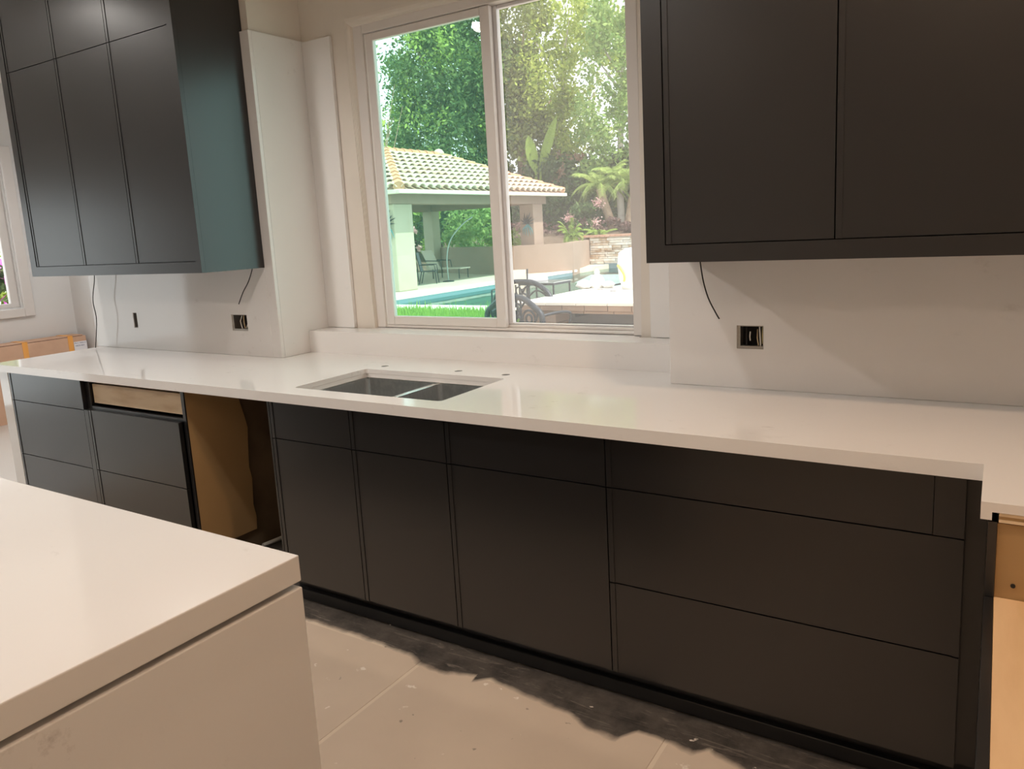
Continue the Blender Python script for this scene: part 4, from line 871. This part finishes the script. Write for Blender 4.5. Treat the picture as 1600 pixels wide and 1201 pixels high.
def tuft(loc, r, n, label, hgt=0.8):
    t = thing('fern_plant', loc, label, 'fern'); b = MB(); random.seed(int(abs(loc[0]*100)))
    for k in range(n): frond(b, loc, random.uniform(0, 2*PI), r*random.uniform(0.7, 1.1), hgt*random.uniform(0.5, 1.0), hgt*random.uniform(0.3, 0.8), 0.16, 12)
    put('fronds', b, LF_FERN, t, kind='stuff')
tuft((-15.4, 26.6, 0.92), 0.6, 26, 'bright green fern spilling over the end of the stucco wall')
tuft((-15.0, 28.5, 1.05), 0.7, 20, 'low green fern at the foot of the palms', 0.4)
b = MB(); bp_ = thing('broadleaf_plant', (-20.4, 32.5, 1.6), 'tall plant with two large upright paddle leaves in the right pane', 'plant')
def paddle(base, tip, w):
    base = Vector(base); tip = Vector(tip); d = tip-base; s_ = d.cross(Vector((0.9, 0.5, 0))).cross(d).normalized(); mb = MB(); L_ = 8
    mb.v = []; 
    for i in range(L_+1):
        t = i/L_; ww_ = w*math.sin(PI*min(1, 0.06+t*0.94))**0.7; p = base + d*t + Vector((0.1*t*t, 0, -0.2*t*t)); mb.v += [tuple(p - s_*ww_), tuple(p + Vector((0, 0.04, 0))), tuple(p + s_*ww_)]
    for i in range(L_):
        for k in range(2): mb.f.append((3*i+k, 3*i+k+1, 3*i+k+4, 3*i+k+3))
    return mb
put('leaf', paddle((-20.5, 32.5, 4.4), (-20.9, 32.4, 6.4), 0.30), LF_FERN, bp_); put('leaf', paddle((-20.2, 32.5, 4.4), (-19.3, 32.6, 7.2), 0.24), LF_FERN, bp_)
put('stalks', MB().tube([(-20.4, 32.5, 1.6), (-20.5, 32.5, 4.5)], 0.06, 6).tube([(-20.3, 32.5, 1.6), (-20.2, 32.5, 4.5)], 0.06, 6), LF_FERN, bp_)
# bougainvillea outside the dining window
bush('bougainvillea', (-10.4, 2.5, YG), [(-10.6, 2.4, 0.75, 0.8, 1.3, 0.8, 1)], 1500, 0.10, LF_HEDGE, 'magenta bougainvillea outside the dining window at the left edge', extra=([(-10.3, 2.4, 1.0, 0.8, 1.3, 0.42, 1)], 1500, LF_MAG, 0.08))
bush('leafy_shrub', (-12.2, 2.9, YG), [(-12.2, 2.9, 1.4, 0.9, 1.6, 1.5, 1)], 2600, 0.12, LF_YEL, 'yellow-green shrub behind the magenta blossom at the left edge')

# ------------------------------------------------------------------ outdoor furniture
tb = thing('outdoor_table', (-3.9, 7.2, YG), 'large stone outdoor table with a sunlit pale top beyond the window', 'table')
for i in range(6):
    for j in range(4):
        put('top_slab', BX(-5.19+0.42*i+0.003, -5.19+0.42*(i+1)-0.003, 6.15+0.56*j+0.003, 6.15+0.56*(j+1)-0.003, 0.552, 0.59), TTOP, tb, bevel=0.004)
for i in range(8):
    put('edge_tile', BX(-5.17+0.31*i+0.004, -5.17+0.31*(i+1)-0.004, 6.165, 6.20, 0.487+random.uniform(-.006, .004), 0.551), TSTONE, tb, bevel=0.004)
put('table_frame', BX(-5.15, -2.70, 6.20, 8.36, 0.485, 0.551), TSTONE, tb)
for i in range(5):
    put('lintel_stone', BX(-4.66+0.40*i+0.004, -4.66+0.40*(i+1)-0.004, 6.185, 6.30, 0.452, 0.484), TSTONE, tb, bevel=0.003)
for k in range(4):
    for q in range(3):
        put('pier_stone', BX(-5.17+0.17*q+0.003, -5.17+0.17*(q+1)-0.003, 6.20, 6.62, YG+0.158*k+0.003, YG+0.158*(k+1)-0.003), TSTONE, tb, bevel=0.006)
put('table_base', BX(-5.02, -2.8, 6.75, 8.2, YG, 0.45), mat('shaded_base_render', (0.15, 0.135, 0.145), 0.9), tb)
put('bracket', MB().add([(-4.55, 6.5, 0.44), (-4.55, 6.5, 0.36), (-4.20, 6.5, 0.44), (-4.55, 6.56, 0.44), (-4.55, 6.56, 0.36), (-4.20, 6.56, 0.44)], [(0, 1, 2), (5, 4, 3), (0, 3, 4, 1), (1, 4, 5, 2), (2, 5, 3, 0)]), IRON, tb)
# white things on the table
tag(put('white_ornament', MB().lathe([(0.11, 0.592), (0.12, 0.66), (0.10, 0.72), (0.075, 0.76), (0.035, 0.79), (0.045, 0.82), (0.02, 0.86), (0.004, 0.875)], -5.06, 8.18, 16), WHITEC, smooth=True), 'white bottle-shaped ornament on the sunlit table', 'ornament')
tag(put('white_bowl', MB().lathe([(0.05, 0.592), (0.13, 0.63), (0.08, 0.70), (0.02, 0.72)], -5.20, 8.02, 14), WHITEC, smooth=True), 'small white heaped bowl left of the white ornament', 'bowl')
tag(put('white_bowl', MB().lathe([(0.06, 0.592), (0.10, 0.64), (0.06, 0.68), (0.02, 0.69)], -4.86, 8.14, 14), WHITEC, smooth=True), 'small white heaped bowl right of the white ornament', 'bowl')
tag(put('small_dish', MB().lathe([(0.035, 0.591), (0.05, 0.60), (0.045, 0.606), (0.03, 0.602)], -4.53, 7.6, 14), mat('grey_dish', (0.45, 0.42, 0.40), 0.5), smooth=True), 'tiny grey dish lying on the sunlit table near the right', 'dish')
tag(put('small_dish', MB().lathe([(0.035, 0.591), (0.05, 0.60), (0.045, 0.606), (0.03, 0.602)], -4.86, 7.86, 14), mat('grey_dish', (0.45, 0.42, 0.40), 0.5), smooth=True), 'tiny grey dish just in front of the white ornament', 'dish')
wv = thing('white_planter', (-4.56, 8.0, 0.59), 'tall bright white vessel with a yellow curl at the right window edge', 'vessel')
put('vessel', MB().lathe([(0.16, 0.592), (0.20, 0.75), (0.22, 0.95), (0.20, 1.10), (0.10, 1.16), (0.02, 1.17)], -4.40, 8.0, 20), WHITEC, wv, smooth=True)
put('yellow_curl', MB().tube(smooth_path([(-4.56, 7.84, 0.93), (-4.50, 7.78, 0.89), (-4.45, 7.77, 0.83), (-4.43, 7.77, 0.76), (-4.45, 7.79, 0.71)]), 0.016, 6), YELLOW, wv, smooth=True)

def circ(cx, cz, r, n=14, y=0.0, a0=0, a1=2*PI): return [(cx + r*math.cos(a0+(a1-a0)*i/n), y, cz + r*math.sin(a0+(a1-a0)*i/n)) for i in range(n+1)]
def iron_chair(loc, rot, width, label, hb=0.94):
    """ornate cast metal armchair; local x across, y back (seat towards +y), built then rotated"""
    t = thing('iron_chair', loc, label, 'chair', 'ornate dark cast iron chairs')
    c_, s_ = math.cos(rot), math.sin(rot)
    def X(mb):
        mb.v = [(loc[0]+x*c_-y*s_, loc[1]+x*s_+y*c_, loc[2]+z) for x, y, z in mb.v]; return mb
    W_ = width/2
    top = smooth_path([(-W_*1.02, 0, 0.44), (-W_*1.0, 0, 0.66), (-W_*0.78, 0, hb-0.12), (-W_*0.40, 0, hb-0.02), (0, 0, hb), (W_*0.40, 0, hb-0.02), (W_*0.78, 0, hb-0.12), (W_*1.0, 0, 0.66), (W_*1.02, 0, 0.44)], 5)
    put('back_frame', X(MB().tube(top, 0.036, 6)), IRON, t, smooth=True)
    b = MB(); zc_ = 0.70
    for pts in (circ(0, zc_-0.05, 0.125), circ(0, zc_-0.05, 0.06), circ(-W_*0.55, zc_-0.08, 0.10), circ(W_*0.55, zc_-0.08, 0.10), circ(-W_*0.55, zc_-0.08, 0.05, 10), circ(W_*0.55, zc_-0.08, 0.05, 10)):
        b.tube(pts, 0.014, 5)
    for sd in (-1, 1):
        b.tube(smooth_path([(0, 0, hb-0.16), (sd*0.06, 0, hb-0.08), (sd*0.12, 0, hb-0.11), (sd*0.10, 0, hb-0.19), (0, 0, hb-0.28)], 4), 0.013, 5)
        b.tube(smooth_path([(sd*0.12, 0, zc_+0.04), (sd*W_*0.5, 0, zc_+0.12), (sd*W_*0.85, 0, zc_+0.02), (sd*W_*0.8, 0, zc_-0.10)], 4), 0.013, 5)
        b.tube(smooth_path([(sd*0.10, 0, 0.45), (sd*W_*0.35, 0, 0.54), (sd*W_*0.7, 0, 0.50), (sd*W_*0.95, 0, 0.56)], 4), 0.013, 5)
        b.tube([(sd*0.12, 0, 0.44), (sd*0.125, 0, hb-0.05)], 0.012, 5)
    put('scrollwork', X(b), IRON, t, smooth=True, kind='stuff')
    put('seat', X(MB().lathe([(W_*0.95, 0.415), (W_*1.0, 0.425), (W_*1.0, 0.44), (W_*0.9, 0.448)], 0, W_*0.95, 18)), IRON, t)
    for sd in (-1, 1):
        put('arm', X(MB().tube(smooth_path([(sd*W_*1.0, 0.0, 0.66), (sd*W_*1.12, 0.22, 0.68), (sd*W_*1.12, 0.42, 0.66), (sd*W_*1.05, 0.48, 0.58), (sd*W_*0.95, 0.46, 0.43)], 4), 0.018, 6)), IRON, t, smooth=True)
        put('leg', X(MB().tube(smooth_path([(sd*W_*0.9, 0.02, 0.43), (sd*W_*0.98, -0.05, 0.2), (sd*W_*1.0, -0.12, 0.0)], 4), 0.02, 6)), IRON, t, smooth=True)
        put('leg', X(MB().tube(smooth_path([(sd*W_*0.8, W_*1.7, 0.43), (sd*W_*0.9, W_*1.85, 0.2), (sd*W_*0.88, W_*1.95, 0.0)], 4), 0.02, 6)), IRON, t, smooth=True)
iron_chair((-4.86, 5.55, YG), math.radians(-12), 0.90, 'nearest ornate dark iron chair, at the near left corner of the stone table', 0.87)
iron_chair((-5.60, 6.95, YG), math.radians(-10), 1.08, 'ornate dark iron chair at the left side of the stone table', 0.94)

def sling_chair(loc, rot, label, frame=IRON, fab=SLING, group=None, hb=0.95):
    t = thing('patio_chair', loc, label, 'chair', group); c_, s_ = math.cos(rot), math.sin(rot)
    def X(mb):
        mb.v = [(loc[0]+x*c_-y*s_, loc[1]+x*s_+y*c_, loc[2]+z) for x, y, z in mb.v]; return mb
    put('seat', X(MB().box(-0.24, 0.24, -0.24, 0.24, 0.405, 0.425)), fab, t)
    b = MB().add([(-0.23, 0.24, 0.43), (0.23, 0.24, 0.43), (0.23, 0.26, 0.43), (-0.23, 0.26, 0.43), (-0.23, 0.36, hb), (0.23, 0.36, hb), (0.23, 0.385, hb), (-0.23, 0.385, hb)], [(0,3,2,1),(4,5,6,7),(0,1,5,4),(1,2,6,5),(2,3,7,6),(3,0,4,7)])
    put('backrest', X(b), fab, t)
    for sd in (-1, 1):
        put('side_frame', X(MB().tube([(sd*0.255, 0.37, hb+0.01), (sd*0.255, 0.25, 0.42), (sd*0.255, -0.25, 0.41)], 0.016, 6)), frame, t)
        put('arm', X(MB().tube([(sd*0.265, 0.30, 0.64), (sd*0.265, -0.22, 0.63), (sd*0.265, -0.25, 0.42)], 0.015, 6)), frame, t)
        put('leg', X(MB().tube([(sd*0.255, -0.23, 0.41), (sd*0.265, -0.27, 0.0)], 0.016, 6)), frame, t)
        put('leg', X(MB().tube([(sd*0.255, 0.22, 0.41), (sd*0.265, 0.32, 0.0)], 0.016, 6)), frame, t)
    return t
sling_chair((-7.25, 9.15, YG), math.radians(20), 'cream sling chair standing before the pool, right of the window bar', hb=0.94)
st = thing('side_table', (-6.75, 9.5, YG), 'small dark framed glass side table beside the cream sling chair', 'table')
put('table_top', BX(-7.10, -6.39, 9.2, 9.8, 0.575, 0.59), mat('grey_glass_top', (0.35, 0.38, 0.38), 0.1), st)
put('table_frame', MB().box(-7.10, -6.39, 9.2, 9.225, 0.54, 0.574).box(-7.10, -6.39, 9.775, 9.8, 0.54, 0.574).box(-7.10, -7.075, 9.225, 9.775, 0.54, 0.574).box(-6.415, -6.39, 9.225, 9.775, 0.54, 0.574), IRON, st)
for x in (-7.085, -6.405):
    for y in (9.215, 9.785): put('leg', MB().tube([(x, y, YG), (x, y, 0.54)], 0.016, 6), IRON, st)
tag(put('pale_basket', MB().lathe([(0.16, 0.591), (0.17, 0.62), (0.15, 0.67), (0.09, 0.70), (0.02, 0.705)], -6.86, 9.5, 16), mat('pale_grey_cloth', (0.62, 0.58, 0.60), 0.7), smooth=True), 'low pale rounded bundle lying on the glass side table', 'bundle')
sling_chair((-5.30, 9.75, YG), math.radians(-8), 'dark framed chair behind the stone table at the right window edge', fab=mat('dark_sling', (0.16, 0.17, 0.20), 0.7), hb=0.90)
DKS = mat('dark_sling', (0.16, 0.17, 0.20), 0.7)
sling_chair((-16.35, 18.2, YG), math.radians(120), 'tall dark sling chair under the pavilion, nearest the pool', fab=DKS, hb=1.05)
sling_chair((-17.7, 18.7, YG), math.radians(200), 'dark sling chair under the pavilion, behind the patio table', fab=DKS, hb=0.95)
lt = thing('patio_table', (-17.2, 17.6, YG), 'dark metal patio table in the shade of the pavilion', 'table')
put('table_top', MB().lathe([(0.62, 0.55), (0.65, 0.565), (0.65, 0.58), (0.6, 0.585)], -17.2, 17.6, 20), IRON, lt)
for k in range(4):
    q = PI/4 + k*PI/2; put('leg', MB().tube([(-17.2+0.45*math.cos(q), 17.6+0.45*math.sin(q), 0.55), (-17.2+0.5*math.cos(q), 17.6+0.5*math.sin(q), YG)], 0.025, 6), IRON, lt)
lg = thing('lounge_chair', (-17.6, 20.6, YG), 'long reclined lounge chair with pale fabric under the pavilion', 'lounger')
put('seat', BX(-18.0, -16.6, 20.3, 20.9, 0.20, 0.24), SLING, lg)
put('backrest', MB().add([(-18.0, 20.3, 0.24), (-18.0, 20.9, 0.24), (-18.03, 20.9, 0.24), (-18.03, 20.3, 0.24), (-18.35, 20.3, 0.90), (-18.35, 20.9, 0.90), (-18.39, 20.9, 0.90), (-18.39, 20.3, 0.90)], [(0,3,2,1),(4,5,6,7),(0,1,5,4),(1,2,6,5),(2,3,7,6),(3,0,4,7)]), SLING, lg)
for x in (-17.9, -16.7):
    for y in (20.33, 20.87): put('leg', MB().tube([(x, y, 0.20), (x, y, YG)], 0.02, 6), IRON, lg)
for y in (20.29, 20.91): put('arm', MB().tube([(-18.2, y, 0.52), (-17.5, y, 0.50), (-17.45, y, 0.2)], 0.02, 6), IRON, lg)
ap = thing('arched_pole', (-16.1, 18.9, YG), 'thin pale pole arching up beside the pavilion chairs', 'pole')
put('pole', MB().tube(smooth_path([(-16.1, 18.9, YG), (-16.1, 18.9, 0.7), (-15.95, 19.0, 1.3), (-15.6, 19.2, 1.75), (-15.25, 19.35, 2.0)]), 0.022, 6), mat('pale_pole_paint', (0.30, 0.36, 0.34), 0.5), ap, smooth=True)
put('base_plate', MB().lathe([(0.2, YG), (0.2, YG+0.03), (0.06, YG+0.05)], -16.1, 18.9, 14), IRON, ap)
